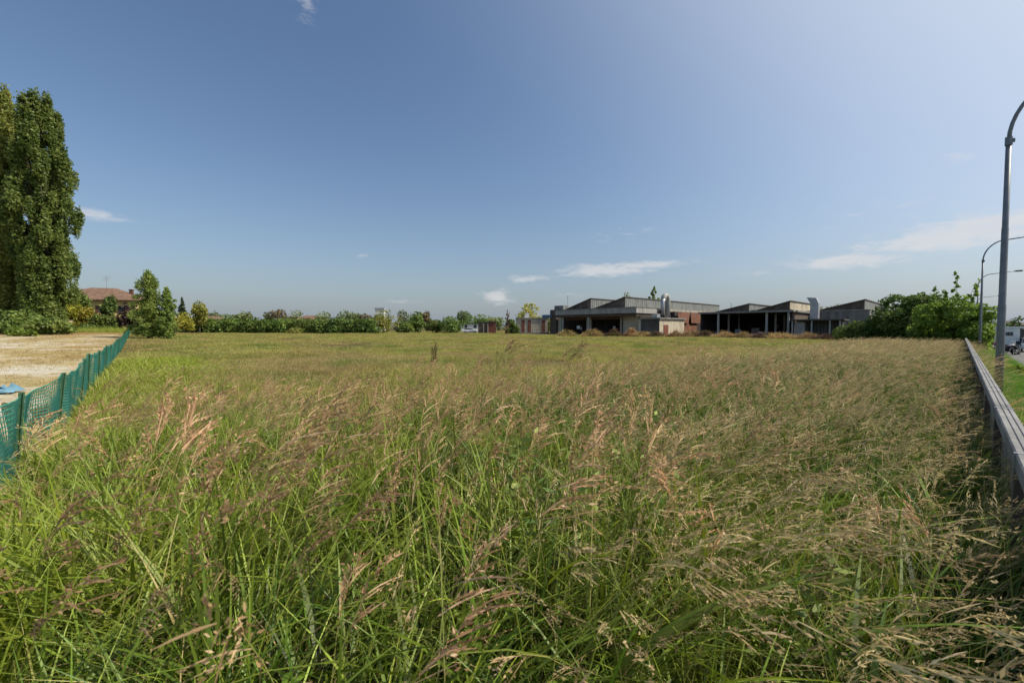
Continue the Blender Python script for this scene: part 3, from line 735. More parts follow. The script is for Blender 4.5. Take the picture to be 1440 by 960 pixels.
# ------------------------------------------------------------------ LEFT: green plastic net fence
def net_fence():
    x0, y0 = ab(LF, 0)
    t = thing('net_fence', 'long sagging green plastic net fence on green posts along the left edge of the field', 'fence', (x0, y0, 0), ANG + pi / 2)
    # local x runs along the fence (b), local y to the left (-a)
    g = np.random.default_rng(5)
    ps = [.9, 3.4, 6.1, 6.9, 8.8, 12.0, 13.9, 17.2, 20.6]; 
    while ps[-1] < 100: ps.append(ps[-1] + g.uniform(2.2, 3.4))
    hs = []
    for i, b in enumerate(ps):
        h = [1.08, 1.10, 1.08, .9, 1.06, 1.07, 1.09, 1.02, 1.08][i] if i < 9 else g.uniform(1.0, 1.09)
        w = .017; z = gz(*ab(LF, b)); lean = (-.085 if i != 3 else .16) + g.normal(0, .025); lx = g.normal(0, .03)
        mb = MB()                                                  # steel T post
        for (a0, c0, a1, c1) in ((-w, -.004, w, .004), (-.004, .0042, .004, .036)):
            n0 = [(a0, c0), (a1, c0), (a1, c1), (a0, c1)]
            vs = [(p[0], p[1], -.25) for p in n0] + [(p[0] + lx * h, p[1] + lean * h, h) for p in n0]
            mb.add(vs, [(0, 3, 2, 1), (4, 5, 6, 7), (0, 1, 5, 4), (1, 2, 6, 5), (2, 3, 7, 6), (3, 0, 4, 7)])
        o = mb.build('post', M['netpost'], t); o.location = (b, -.012, z)
        hs.append((b, h - .03, lean))
    pb = np.array([p[0] for p in hs]); ph = np.array([p[1] for p in hs]); pl = np.array([p[2] for p in hs])
    cell = .045; nx = int((100 - .2) / cell); nz = 23
    X = .2 + np.arange(nx + 1) * cell
    span = np.clip(np.searchsorted(pb, X) - 1, 0, len(pb) - 2)
    u = np.clip((X - pb[span]) / (pb[span + 1] - pb[span]), 0, 1)
    top = ph[span] * (1 - u) + ph[span + 1] * u - (.02 + .07 * ((span * 7) % 5) / 4) * np.sin(pi * u) + .012 * np.sin(X * 5.1) + .008 * np.sin(X * 11.3)
    lean = np.interp(X, pb, pl); zb = np.array([gz(*ab(LF, b)) for b in X])
    T = np.linspace(0, 1, nz)[None, :]
    zz = zb[:, None] + .02 + (top[:, None] - .02) * T
    belly = (.05 * np.sin(X * 1.9) + .035 * np.sin(X * 4.3 + 1))[:, None] * np.sin(pi * T) + .02 * np.sin(X * 9)[:, None] * T * np.sin(T * 7 + X[:, None] * 2)
    fold = .035 * (np.abs(np.sin(X * 2.6)) ** 6)[:, None]
    yy = lean[:, None] * (zz - zb[:, None]) + belly + fold + .012
    xx = X[:, None] + .02 * np.sin(X[:, None] * 3 + T * 5)
    # strands as flat ribbons in both directions
    Pn = np.stack([xx, yy, zz], -1)
    def strands(A, B, w, side):
        d = B - A; n = len(A)
        return np.stack([A - side * w, A + side * w, B + side * w, B - side * w], 1).reshape(-1, 3)
    Vs = []
    ex, ez = np.array([1., 0, 0]), np.array([0, 0, 1.])
    Vs.append(strands(Pn[:-1].reshape(-1, 3), Pn[1:].reshape(-1, 3), .0062, ez))             # along
    Vs.append(strands(Pn[:, :-1].reshape(-1, 3), Pn[:, 1:].reshape(-1, 3), 0.0075, np.array([.8, .6, 0])))        # upright
    V = np.concatenate(Vs)
    mesh_np('netting', V, np.arange(len(V)).reshape(-1, 4), M['net'], t)
    mb = MB(); mb.tube([tuple(p) for p in Pn[::6, -1]], .007, 5); mb.build('top_cord', M['net'], t)
net_fence()

# blue sheet lying by the fence
x, y, _ = at(-8, 556, 10.3)
mb = MB(); g = np.random.default_rng(3); n = 9
vs = [(i / 8 * .75 - .3 + g.normal(0, .03), j / 8 * .6 - .3 + g.normal(0, .03), .04 + .10 * abs(g.normal()) * (0 < i < 8) * (0 < j < 8)) for i in range(n) for j in range(n)]
mb.add(vs, [(i*n+j, (i+1)*n+j, (i+1)*n+j+1, i*n+j+1) for i in range(n-1) for j in range(n-1)])
o = mb.build('tarpaulin', M['tarp'], None, smooth=True); o.location = (x, y, gz(x, y) + .02); o.rotation_euler = (0, 0, .5)
tag(o, 'crumpled light blue sheet lying on the dirt behind the green net', 'tarpaulin')

# ------------------------------------------------------------------ RIGHT: grey metal rail fence
def rail_fence():
    x0, y0 = ab(0, RF)
    t = thing('rail_fence', 'low grey galvanised fence with a broad flat top rail along the right of the field', 'fence', (x0, y0, 0), ANG)
    top = .94; A0, A1 = -3.0, 43.0; sp = 2.1
    rail = MB()
    prof = [(-.054, .84), (-.054, .93), (-.046, .94), (-.026, .94), (-.021, .932), (-.014, .932), (-.009, .94), (.009, .94), (.014, .932), (.021, .932), (.026, .94), (.046, .94), (.054, .93), (.054, .84), (.048, .84), (.048, .92), (-.048, .92), (-.048, .84)]
    k = 0; a = A0
    while a < A1:
        mb = MB(); mb.prism(prof, 'x', a, min(a + sp * 2 - .008, A1)); mb.build('top_rail', M['galv'], t); a += sp * 2
    a = A0 + .6; k = 0
    while a < A1:
        mb = MB(); mb.box(a - .05, -.03, -.4, a + .05, .06, .838)
        mb.build('post', M['brown'], t, bevel=.006)
        cl = MB(); cl.box(a - .012, -.061, .80, a + .012, -.0575, .9435); cl.box(a - .012, -.0575, .9405, a + .012, .0575, .9435); cl.box(a - .012, .0575, .80, a + .012, .061, .9435)
        cl.build('clamp', M['silver'], t)
        pm = MB()                                             # ribbed sheet between posts
        s0, s1 = a + .26, a + sp - .075; n = 22; vs = []
        for i in range(n + 1):
            xx = s0 + (s1 - s0) * i / n; yy = -.012 if (i // 2) % 2 else .012
            vs += [(xx, yy, -.05), (xx, yy, .80)]
        pm.add(vs, [(2*i, 2*i+2, 2*i+3, 2*i+1) for i in range(n)])
        pm.build('panel', M['fascia'], t)
        a += sp
rail_fence()

# ------------------------------------------------------------------ street lamps
def lamp(px, py_top, Z, label, arm=2.6, rise=.9):
    x = (px - 720) / F * Z; x, y, zt = at(px, py_top, Z); z0 = gz(x, y)
    h = zt - z0
    t = thing('street_lamp', label, 'street lamp', (x, y, z0), atan2(-AX[0], AX[1]) * 0 + ANG - pi / 2, 'tall grey street lamps along the road')
    # local +x points over the road
    hb = h - .95
    mb = MB(); n = 3
    cuts = [-.3, hb * .36, hb * .62, hb]
    rr = [.088, .072, .058]
    prof = [(-.3, .077), (hb * .36, .073), (hb * .36 + .03, .066), (hb * .66, .062), (hb * .66 + .03, .056), (hb, .05)]
    mb.tube([(0, 0, p[0]) for p in prof], [p[1] for p in prof], 12); mb.build('pole', M['pole'], t, smooth=True)
    am = MB(); pts = []
    for i in range(10):
        u = i / 9 * pi / 2 * .86
        pts.append((1.05 * (1 - cos(u)), 0, hb + 1.35 * sin(u)))
    e = pts[-1]; pts.append((arm * .8, 0, e[2] + .10)); pts.append((arm, 0, e[2] + .18))
    am.tube(pts, [.04] * 10 + [.034, .03], 10); am.build('arm', M['pole'], t, smooth=True)
    cl = MB(); cl.tube([(0, 0, hb - .12), (0, 0, hb + .08)], .066, 10); cl.box(.05, -.03, hb - .06, .1, .03, hb + .02); cl.build('collar', M['pole'], t)
    hd = MB(); z = e[2] + .18
    hd.prism([(arm - .08, z - .05), (arm + .12, z + .07), (arm + .5, z + .09), (arm + .68, z + .03), (arm + .66, z - .04), (arm + .1, z - .07)], 'y', -.13, .13)
    ho = hd.build('lamp_head', M['galv'], t, bevel=.025)
    gl = MB(); gl.box(arm + .14, -.10, z - .095, arm + .6, .10, z - .062); gl.build('lens', M['white'], ho, bevel=.01)
    return t
lamp(1421, 142, 10.2, 'nearest tall grey street lamp just behind the metal fence', 2.4)
lamp(1383, 348, 29.5, 'second nearest street lamp, its pole rising in front of the pale green tree')
lamp(1376, 391, 48.0, 'third street lamp along the road, its arm crossing behind the nearest pole')
lamp(1373, 421, 80.0, 'farthest street lamp, low and mostly hidden behind the pale tree')

# ------------------------------------------------------------------ vehicles and cabin by the road
def motorbike(label, px, Z, rz, paint):
    X = (px - 720) / F * Z; z = gz(X, Z) + .03
    t = thing('motorcycle', label, 'motorcycle', (X, Z, z), rz, 'motorcycles parked by the white cabin')
    for wx in (-.7, .72):
        w = MB(); pts = [(wx + .27 * cos(a), 0, .32 + .27 * sin(a)) for a in np.linspace(0, 2 * pi, 21)]
        w.tube(pts, .055, 8, cap=False); wo = w.build('wheel', M['tyre'], t, smooth=True)
        r = MB(); r.tube([(wx, -.05, .32), (wx, .05, .32)], .06, 10)
        r.tube([(wx + .22 * cos(a), 0, .32 + .22 * sin(a)) for a in np.linspace(0, 2 * pi, 19)], .014, 6, cap=False)
        for a in range(6): r.tube([(wx, 0, .32), (wx + .22 * cos(a * pi / 3), 0, .32 + .22 * sin(a * pi / 3))], .009, 5)
        r.build('rim', M['chrome'], wo)
    b = MB(); b.prism([(-.28, .3), (.3, .3), (.36, .52), (.22, .66), (-.22, .64), (-.34, .48)], 'y', -.14, .14); b.build('engine', M['black'], t, bevel=.03)
    b = MB(); b.prism([(.0, .68), (.12, .9), (.36, .93), (.5, .84), (.46, .7), (.2, .64)], 'y', -.15, .15); b.build('tank', paint, t, bevel=.05)
    b = MB(); b.prism([(.02, .74), (-.02, .82), (-.4, .82), (-.78, .92), (-.9, .88), (-.62, .76), (-.3, .68)], 'y', -.13, .13); b.build('seat', M['black'], t, bevel=.04)
    b = MB()
    for s in (-.09, .09): b.tube([(.72, s, .32), (.5, s, .95)], .025, 6)
    b.tube([(.46, -.36, 1.04), (.52, -.1, 1.0), (.52, .1, 1.0), (.46, .36, 1.04)], .018, 6); b.build('fork', M['chrome'], t)
    b = MB(); b.prism([(.56, .84), (.76, .86), (.7, 1.0), (.5, 1.28), (.47, 1.26), (.52, 1.0)], 'y', -.17, .17); b.build('fairing', paint, t, bevel=.04)
    b = MB(); b.tube([(.1, -.16, .3), (-.4, -.18, .34), (-.9, -.18, .46)], [.03, .045, .055], 8); b.build('exhaust', M['chrome'], t, smooth=True)
    b = MB(); b.prism([(.42, .62), (.74, .62), (.95, .5), (.9, .58), (.72, .68), (.5, .68)], 'y', -.07, .07); b.build('mudguard', paint, t)
    b = MB(); b.tube([(-.05, -.12, .3), (-.1, -.3, .0)], .014, 5); b.build('kickstand', M['black'], t)
motorbike('dark red motorcycle parked nearest the lamp pole', 1413, 39.5, 2.6, M['redpaint'])
motorbike('blue black touring motorcycle parked at the right of the row', 1430, 39, .45, M['bluepaint'])
motorbike('white motorcycle standing behind the other two', 1421, 41, .3, M['white'])
def cabin():
    x, y, _ = at(1417, 480, 45.0); z = gz(x, y) + .03
    t = thing('site_cabin', 'white flat roofed prefab cabin with a barred three pane window beside the road', 'cabin', (x, y, z), -.78); t.scale = (.6, .7, 1)
    b = MB(); b.box(-1.5, -1.1, .12, 1.25, 1.1, 2.5); b.build('wall', M['white'], t, bevel=.03)
    b = MB(); b.box(1.253, -1.0, .3, 1.75, 1.0, 2.36); b.build('glazed_porch', M['winglass'], t)
    b = MB(); b.prism([(-1.6, 2.503), (1.7, 2.503), (1.86, 2.36), (1.92, 2.45), (1.75, 2.68), (-1.6, 2.68)], 'y', -1.2, 1.2); b.build('roof', M['white'], t, bevel=.03)
    w = MB()
    for k in range(3): w.box(-.55 + k * .34, -1.106, 1.72, -.26 + k * .34, -1.102, 2.08)
    wo = w.build('window', M['winglass'], t)
    f = MB(); f.box(-.6, -1.13, 2.085, .5, -1.102, 2.12); f.box(-.6, -1.13, 1.68, .5, -1.102, 1.715)
    for k in range(4): f.box(-.6 + k * .345, -1.13, 1.716, -.556 + k * .345, -1.103, 2.084)
    f.build('window_frame', M['greywall'], wo)
    b = MB()
    for sx in (-1.3, 1.05): b.box(sx, -1.0, 0, sx + .2, 1.0, .118)
    b.build('skid', M['concrete'], t)
cabin()
x, y, _ = at(1389, 492, 41); z = gz(x, y)
t = thing('planter_wall', 'low blue grey concrete wall beside the cabin at the foot of the pale tree', 'wall', (x, y, z), .75)
b = MB(); b.box(-1.6, -.12, -.1, 1.6, .12, .78); b.build('wall_body', M['greywall'], t, bevel=.01)
b = MB(); b.box(-1.64, -.16, .782, 1.64, .16, .85); b.build('coping', M['concrete_grey'], t, bevel=.01)

def car(label, px, Z, rz, paint, group=None, name='parked_car'):
    X = (px - 720) / F * Z; z = gz(X, Z) + .03
    t = thing(name, label, 'car', (X, Z, z), rz, group)
    secs = [(-2.05, .45, .72, .80), (-1.95, .32, .92, .84), (-1.2, .28, .95, .86), (0, .26, .95, .87), (1.1, .28, .90, .86), (1.75, .32, .80, .82), (2.05, .42, .62, .74)]
    V = []; fs = []
    for (sx, zb, zt_, hw) in secs:
        V += [(sx, -hw * .92, zb), (sx, -hw, zb + .18), (sx, -hw, zt_ - .12), (sx, -hw * .9, zt_), (sx, hw * .9, zt_), (sx, hw, zt_ - .12), (sx, hw, zb + .18), (sx, hw * .92, zb)]
    n = len(secs)
    for i in range(n - 1):
        for k in range(8): fs.append((i*8+k, i*8+(k+1)%8, (i+1)*8+(k+1)%8, (i+1)*8+k))
    fs += [tuple(range(7, -1, -1)), tuple((n-1)*8+k for k in range(8))]
    b = MB(); b.add(V, fs); b.build('body', paint, t, smooth=False, bevel=.04)
    b = MB()
    g0 = [(-1.75, .93), (1.0, .93), (.25, 1.40), (-1.35, 1.42)]
    b.add([(p[0], -.74 + (.12 if p[1] > 1.2 else 0), p[1]) for p in g0] + [(p[0], .74 - (.12 if p[1] > 1.2 else 0), p[1]) for p in g0],
          [(0,1,2,3), (7,6,5,4), (0,4,5,1), (1,5,6,2), (2,6,7,3), (3,7,4,0)]); b.build('window', M['winglass'], t, bevel=.02)
    b = MB(); b.box(-1.4, -.62, 1.424, .28, .62, 1.47)
    for sx in (-1.4, -.6, .2):
        for sy in (-.70, .66): b.box(sx, sy, .95, sx + .07, sy + .04, 1.42)
    b.build('roof', paint, t, bevel=.02)
    for sx in (-1.28, 1.3):
        for sy in (-.80, .80):
            w = MB(); w.tube([(sx, sy - .1, .32), (sx, sy + .1, .32)], .32, 18); wo = w.build('wheel', M['tyre'], t)
            r = MB(); r.tube([(sx, sy - .11, .32), (sx, sy + .11, .32)], .19, 14); r.build('rim', M['chrome'], wo)
    for sy in (-.6, .6):
        b = MB(); b.box(1.86, sy - .16, .6, 1.97, sy + .16, .72); b.build('headlight', M['chrome'], t, bevel=.02)
        b = MB(); b.box(-2.02, sy - .14, .66, -1.94, sy + .14, .78); b.build('tail_light', M['redpaint'], t, bevel=.02)
car('white car parked beyond the motorcycles at the right edge', 1446, 44, .9, M['white'])
car('small white car parked left of the red brown shed', 661, 112, .05, M['white'])

# ------------------------------------------------------------------ BUILDINGS (local x = along right fence direction, y = along left fence direction)
def bld(name, label, a0, b0):
    x, y = ab(a0, b0); t = thing(name, label, 'building', (x, y, 0), ANG); t['_o'] = 0; del t['_o']
    return t, a0, b0
class LB(MB):
    """boxes given in absolute a,b,z, kept relative to a building root"""
    def __init__(s, a0, b0): super().__init__(); s.o = (a0, b0)
    def bx(s, a_0, b_0, z0, a_1, b_1, z1): return s.box(a_0 - s.o[0], b_0 - s.o[1], z0, a_1 - s.o[0], b_1 - s.o[1], z1)
    def tooth(s, a_0, a_1, b_hi, b_lo, zb, zt, ov=0):
        return s.prism([(b_hi - s.o[1], zb), (b_hi - s.o[1], zt), (b_lo - s.o[1], zb + .02)], 'x', a_0 - s.o[0], a_1 - s.o[0])
def sawtooth(t, o, a_0, a_1, b_hi, b_lo, zb, zt, face='glazing'):
    m = LB(*o); m.tooth(a_0, a_1, b_hi, b_lo, zb, zt); r = m.build('sawtooth_roof', M['brown'], t)
    n = sqrt((b_lo - b_hi) ** 2 + (zt - zb) ** 2)
    q = LB(*o)                                                # roofing felt sheet lying on the slope, with a light edge
    q.prism([(b_hi - .25 - o[1], zt + .0), (b_hi - .25 - o[1], zt + .16), (b_lo - o[1], zb + .18), (b_lo - o[1], zb + .03)], 'x', a_0 - .25 - o[0], a_1 + .2 - o[0])
    q.build('roof_edge', M['roofsheet'], t)
    f = LB(*o); f.bx(a_0 + .12, b_hi - .10, zb + .05, a_1 - .1, b_hi - .004, zt - .06); f.build('glazed_face', M[face], t)

# --- main hall
t, *o = bld('factory_hall', 'long derelict grey factory hall with two sawtooth roofs and a deep front canopy', 71.9, 42.7)
m = LB(*o); m.bx(80.2, 43.5, -.2, 128, 70, 5.715); m.build('hall_wall', M['concrete'], t)
for b0_, b1_ in ((43.9, 48), (55.5, 56.7), (64.2, 65.1)): m = LB(*o); m.bx(74.5, b0_, -.2, 74.9, b1_, 3.92); m.build('front_wall', M['beige'], t)
m = LB(*o); m.bx(74.52, 48.003, 3.35, 74.88, 55.497, 3.92); m.bx(74.52, 56.703, 3.35, 74.88, 64.197, 3.92); m.build('lintel', M['rust_band'], t)
m = LB(*o); m.bx(74.91, 43.5, -.2, 80.19, 43.8, 5.55); m.build('side_wall', M['beige'], t)
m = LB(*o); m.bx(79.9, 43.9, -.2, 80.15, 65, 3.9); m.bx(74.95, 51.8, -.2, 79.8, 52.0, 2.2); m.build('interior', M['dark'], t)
m = LB(*o); m.bx(72.3, 43.0, 3.925, 80.15, 63.4, 4.5); m.build('canopy_soffit', M['brown'], t)
m = LB(*o); m.bx(71.9, 42.7, 4.503, 80.19, 63.7, 5.62); m.build('canopy_fascia', M['fascia'], t)
m = LB(*o); m.bx(71.8, 42.6, 5.623, 80.19, 63.8, 5.72); m.build('canopy_coping', M['concrete_grey'], t)
for a_, b_, z_, w_ in ((74.3, 58.4, 1.3, .9), (79.0, 61.5, 1.0, .5), (76.0, 50.2, 1.2, .5)):
    m = LB(*o); m.bx(a_, b_, z_, a_ + .06, b_ + w_, z_ + .75); m.build('wall_sign', M['white'], t)
for b_ in (47.4, 63.0):
    m = LB(*o); m.tube([(2.42, b_ - o[1], -.2), (2.42, b_ - o[1], 3.9)], .09, 8); m.build('downpipe', M['dark'], t)
for b_ in (62.0, 54.6): m = LB(*o); m.bx(72.6, b_, -.2, 72.95, b_ + .35, 3.92); m.build('canopy_post', M['post_w'], t)
sawtooth(t, o, 75.3, 125, 47.5, 55.2, 5.725, 7.95)
sawtooth(t, o, 75.3, 125, 56.3, 63.6, 5.725, 8.1)
m = LB(*o); m.bx(74, 65.3, -.2, 90, 67.3, 5.9); m.build('end_tower', M['brown'], t)
m = LB(*o); m.bx(75, 64.0, 5.903, 77, 66.8, 6.9); m.build('roof_cabin', M['concrete_grey'], t)
m = LB(*o); m.bx(73.0, 66.6, 3.9, 73.9, 69.0, 4.7); m.build('sign_box', M['signblue'], t)
m = LB(*o); m.bx(79, 43.3, 4.0, 83.2, 43.45, 5.3)
for k in range(6): m.bx(79.1, 43.15, 4.05 + k * .2, 83.1, 43.29, 4.12 + k * .2)
m.build('louvre', M['dark'], t)
m = LB(*o); zt = 8.2; q = 82.6 - o[0]; w_ = 42.2 - o[1]
pts = [(q + .9, w_, 3.2), (q + .9, w_, 7.4)] + [(q + .9 - .95 * (1 - cos(u)), w_, 7.4 + .95 * sin(u)) for u in np.linspace(.2, pi, 9)] + [(q - 1.0, w_, 6.9)]
m.tube(pts, .55, 14); m.build('exhaust_duct', M['fascia'], t, smooth=True)
m = LB(*o); m.tube([(q - 1.6, w_ - .2, 3.4), (q - 1.6, w_ - .2, 6.9), (q - 1.3, w_ - .2, 7.35), (q - .9, w_ - .1, 7.5)], .36, 12); m.build('exhaust_duct', M['silver'], t, smooth=True)
m = LB(*o); m.tube([(q + 1.75, w_, 3.4), (q + 1.75, w_, 7.6)], .17, 10); m.build('vent_pipe', M['silver'], t, smooth=True)
m = LB(*o); m.tube([(5, 21.5, 5.7), (5, 21.5, 9.4)], .035, 6)
for k, L_ in ((8.2, .5), (8.6, .8), (9.0, 1.1), (9.3, .6)): m.tube([(5 - L_ * .7, 21.5 - L_ * .7, k), (5 + L_ * .7, 21.5 + L_ * .7, k)], .025, 5)
m.build('antenna', M['galv'], t)

# --- small block in front of it
t, *o = bld('annex', 'small flat roofed beige annex with a red brown double door beside the silver ducts', 73.3, 38.6)
m = LB(*o); m.bx(73.31, 38.61, -.2, 83.6, 43.1, 3.25); m.build('annex_wall', M['beige'], t)
m = LB(*o); m.bx(73.29, 38.62, -.2, 73.306, 42.5, 3.2); m.build('shadow_cladding', M['roofsheet'], t)  # thin dark sheet paints shade onto the annex side turned from the sun
m = LB(*o); m.bx(72.9, 38.3, 3.253, 83.9, 42.6, 3.55); m.build('annex_roof', M['concrete_grey'], t, bevel=.02)
m = LB(*o); m.bx(74.9, 38.54, 0, 76.7, 38.607, 2.15); d = m.build('door', M['reddoor'], t)
m = LB(*o); m.bx(75.78, 38.525, 0.02, 75.82, 38.539, 2.13); m.bx(75.6, 38.50, 1.0, 75.68, 38.539, 1.12); m.build('handle', M['black'], d)
m = LB(*o); m.bx(75, 40, 3.553, 76.2, 41.2, 4.3); m.build('roof_vent', M['silver'], t, bevel=.03)
m = LB(*o); m.bx(79, 40.5, 3.553, 81.6, 41.8, 4.2); m.build('roof_unit', M['dark'], t, bevel=.03)

# --- rusty sloping sheets between the halls
t, *o = bld('rusty_shed', 'rusty red brown lean-to shed of slanted sheets between the annex and the open hall', 84.0, 37.5)
for (p0, p1, z0, z1, sk) in ((84.0, 89.9, 2.6, 4.9, .5), (90.1, 96.2, 2.6, 4.9, .5), (84.6, 94.0, -.2, 2.5, .5)):
    m = LB(*o); i0, i1 = p0 - o[0], p1 - o[0]
    m.add([(i0, 2.6 - z0 * .05, z0), (i1 - 1.2, 2.6 - z0 * .05, z0), (i1, 3.0 - z1 * .05, z1), (i0 + .3, 3.0 - z1 * .05, z1),
           (i0, 2.7 - z0 * .05, z0), (i1 - 1.2, 2.7 - z0 * .05, z0), (i1, 3.1 - z1 * .05, z1), (i0 + .3, 3.1 - z1 * .05, z1)],
          [(0,1,2,3), (7,6,5,4), (0,4,5,1), (1,5,6,2), (2,6,7,3), (3,7,4,0)])
    m.build('sheet', M['rust'], t)
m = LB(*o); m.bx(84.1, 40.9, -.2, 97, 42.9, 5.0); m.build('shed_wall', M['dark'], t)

# --- open hall with posts
t, *o = bld('open_hall', 'dark open fronted hall with pale posts and two low sawtooth roofs', 86.2, 20.4)
m = LB(*o); m.bx(86.0, 20.2, 4.42, 108, 36.6, 4.72); m.build('roof_slab', M['roofsheet'], t)
m = LB(*o); m.bx(85.85, 20.0, 4.45, 85.98, 36.7, 4.78); m.bx(85.99, 20.0, 4.45, 108, 20.18, 4.78); m.build('slab_edge', M['galv'], t)
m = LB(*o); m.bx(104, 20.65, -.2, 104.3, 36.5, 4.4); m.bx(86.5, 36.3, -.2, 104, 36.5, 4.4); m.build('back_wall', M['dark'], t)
m = LB(*o); m.bx(87.2, 20.35, -.2, 104, 20.6, 4.4); m.build('side_wall', M['brown'], t)
for b_ in (32.9, 24.3, 20.85):
    for a_ in (86.45, 92.0, 98.0):
        m = LB(*o); m.bx(a_ - .17, b_ - .17, -.2, a_ + .17, b_ + .17, 4.415); m.build('post', M['post_w'], t, bevel=.02)
sawtooth(t, o, 88.0, 106, 27.9, 34.0, 4.723, 6.2)
sawtooth(t, o, 86.6, 106, 20.8, 26.2, 4.723, 6.35, 'beige')
m = LB(*o); m.bx(86.4, 20.5, 4.725, 86.58, 27.0, 4.95); m.build('gable_board', M['rust_band'], t)
m = LB(*o); m.tube([(14, 15, 4.7), (14, 15, 7.2)], .05, 6); m.build('roof_mast', M['galv'], t)
m = LB(*o); m.bx(103.6, 24.6, 2.6, 103.9, 27.6, 3.5); m.build('wall_panel', M['brown'], t)
for b_ in (25.1, 27.1):
    m = LB(*o); m.tube([(103.7 - o[0], b_ - o[1], 1.9), (103.95 - o[0], b_ - o[1], 1.9)], .35, 14); m.build('wall_fan', M['fascia'], t)

# --- lean-to with stack
t, *o = bld('lean_to', 'low grey corrugated lean-to with pale posts and a square exhaust stack', 85.0, 13.0)
m = LB(*o); m.bx(88.2, 13.2, -.2, 88.5, 20.0, 2.78); m.bx(85.3, 13.0, -.2, 88.2, 13.2, 2.7); m.build('lean_to_wall', M['sheet'], t)
m = LB(*o); m.prism([(84.5 - o[0], 2.87), (84.5 - o[0], 3.06), (88.8 - o[0], 2.98), (88.8 - o[0], 2.79)], 'y', -.35, 7.2); m.build('lean_to_roof', M['roofsheet'], t)
for b_ in (13.3, 14.6, 17.1, 19.9):
    m = LB(*o); m.bx(84.9, b_ - .1, -.2, 85.1, b_ + .1, 2.86); m.build('post', M['post_w'], t)
m = LB(*o); m.bx(85.6, 18.2, -.2, 87.8, 19.7, 2.6); m.build('store_box', M['fascia'], t, bevel=.02)
m = LB(*o); m.bx(88.9, 17.0, 3.2, 90.1, 18.2, 6.0)
m.build('exhaust_stack', M['silver'], t, bevel=.02)
m = LB(*o); i, j = 88.9 - o[0], 17 - o[1]
m.add([(i, j, 6.003), (i+1.2, j, 6.003), (i+1.2, j+1.2, 6.003), (i, j+1.2, 6.003), (i, j+.35, 6.9), (i+1.2, j+.35, 6.9), (i+1.2, j+1.75, 7.05), (i, j+1.75, 7.05)],
      [(0,3,2,1), (4,5,6,7), (0,1,5,4), (1,2,6,5), (2,3,7,6), (3,0,4,7)]); m.build('stack_hood', M['silver'], t)

# --- concrete store at the right
t, *o = bld('concrete_store', 'plain grey concrete building with a dark sloping roof light behind the bushes on the right', 98.9, 11.2)
m = LB(*o); m.bx(98.9, 11.2, -.2, 130, 21, 4.85); m.build('store_wall', M['concrete_grey'], t)
m = LB(*o); m.bx(98.8, 11.1, 4.853, 130.1, 21.1, 5.0); m.build('coping', M['concrete'], t)
sawtooth(t, o, 99.3, 129, 12.1, 18.6, 5.003, 6.75)

def drum(label, a, b, mat):
    x, y = ab(a, b); t = thing('oil_drum', label, 'drum', (x, y, gz(x, y)))
    m = MB(); m.tube([(0, 0, z) for z in (0, .29, .30, .32, .33, .58, .59, .61, .62, .9)], [.29, .29, .305, .305, .29, .29, .305, .305, .29, .29], 16); m.build('drum_body', mat, t)
    m = MB(); m.tube([(.12, .1, .9), (.12, .1, .93)], .03, 8); m.build('bung', M['black'], t)
drum('dull blue drum standing under the left bay of the open hall', 90, 34.6, M['signblue'])
drum('rusty drum beside the low white crate in the open hall', 89.2, 26.8, M['rust'])
# --- small loose things in and before the open hall
def crate(label, a, b, w, h, mat):
    x, y = ab(a, b); t = thing('crate', label, 'crate', (x, y, gz(x, y)), ANG + .2)
    m = MB(); m.box(-w, -w * .7, .12, w, w * .7, h); m.build('crate_body', mat, t, bevel=.02)
    m = MB()
    for s in (-.8, 0, .8): m.box(s * w - .06, -w * .7, 0, s * w + .06, w * .7, .118)
    m.build('skid', M['bark'], t)
crate('pale grey crate between the posts of the open hall', 92.5, 31.2, .75, 1.3, M['greywall'])
crate('dark machine crate deeper inside the open hall', 96, 29, 1.0, 1.5, M['fascia'])
crate('low white crate by the right post of the open hall', 88, 25.6, .7, .8, M['white'])

# --- beige block left of the hall, and the small shed
x, y, _ = at(749, 465, 104)
t = thing('low_block', 'low beige block with red brown doors and a pale chimney left of the factory hall', 'building', (x, y, 0), .06)
m = MB(); m.box(-3.9, 0, -.2, 3.9, 5, 3.95); m.build('block_wall', M['beige'], t)
for k, (c, w_) in enumerate(((-2.45, .42), (-.85, .42), (2.75, .42))):
    m = MB(); m.box(c - w_, -.06, 0, c + w_, -.004, 3.55); m.build('door', M['reddoor'], t)
m = MB(); m.box(-4.05, -.2, 3.953, 4.05, 5.2, 4.12); m.build('flat_roof', M['concrete'], t)
m = MB(); m.box(-1.9, .6, 4.123, -.85, 1.5, 5.3); m.build('chimney', M['white'], t)
m = MB(); m.box(-4.4, -1.6, -.1, 5.2, -.1, .35); m.build('plinth', M['concrete_grey'], t)
m = MB()
for k in range(9): m.box(-4.2 + k * 1.0, -1.5, .353, -4.14 + k * 1.0, -1.44, 1.05)
m.box(-4.2, -1.505, 1.053, 4.0, -1.435, 1.1); m.build('railing', M['brown'], t)
x, y, _ = at(685, 465, 108)
t = thing('shed', 'small dark shed with a red brown brick end standing alone in the field edge', 'building', (x, y, 0), .1)
m = MB(); m.box(-2.3, 0, -.1, .0, 3, 2.95); m.build('shed_wall', M['brown'], t)
m = MB(); m.box(.003, -.4, -.1, 2.3, 3, 3.1); m.build('brick_end', M['reddoor'], t)
m = MB(); m.box(-1.1, -.05, 0, -.8, -.003, 2.7); m.box(.05, -.45, 0, .3, -.403, 2.8); m.build('pale_trim', M['beige'], t)
m = MB(); m.box(-2.45, -.2, 2.953, -.0, 3.2, 3.08); m.box(.004, -.6, 3.103, 2.45, 3.2, 3.25); m.build('shed_roof', M['roofsheet'], t)

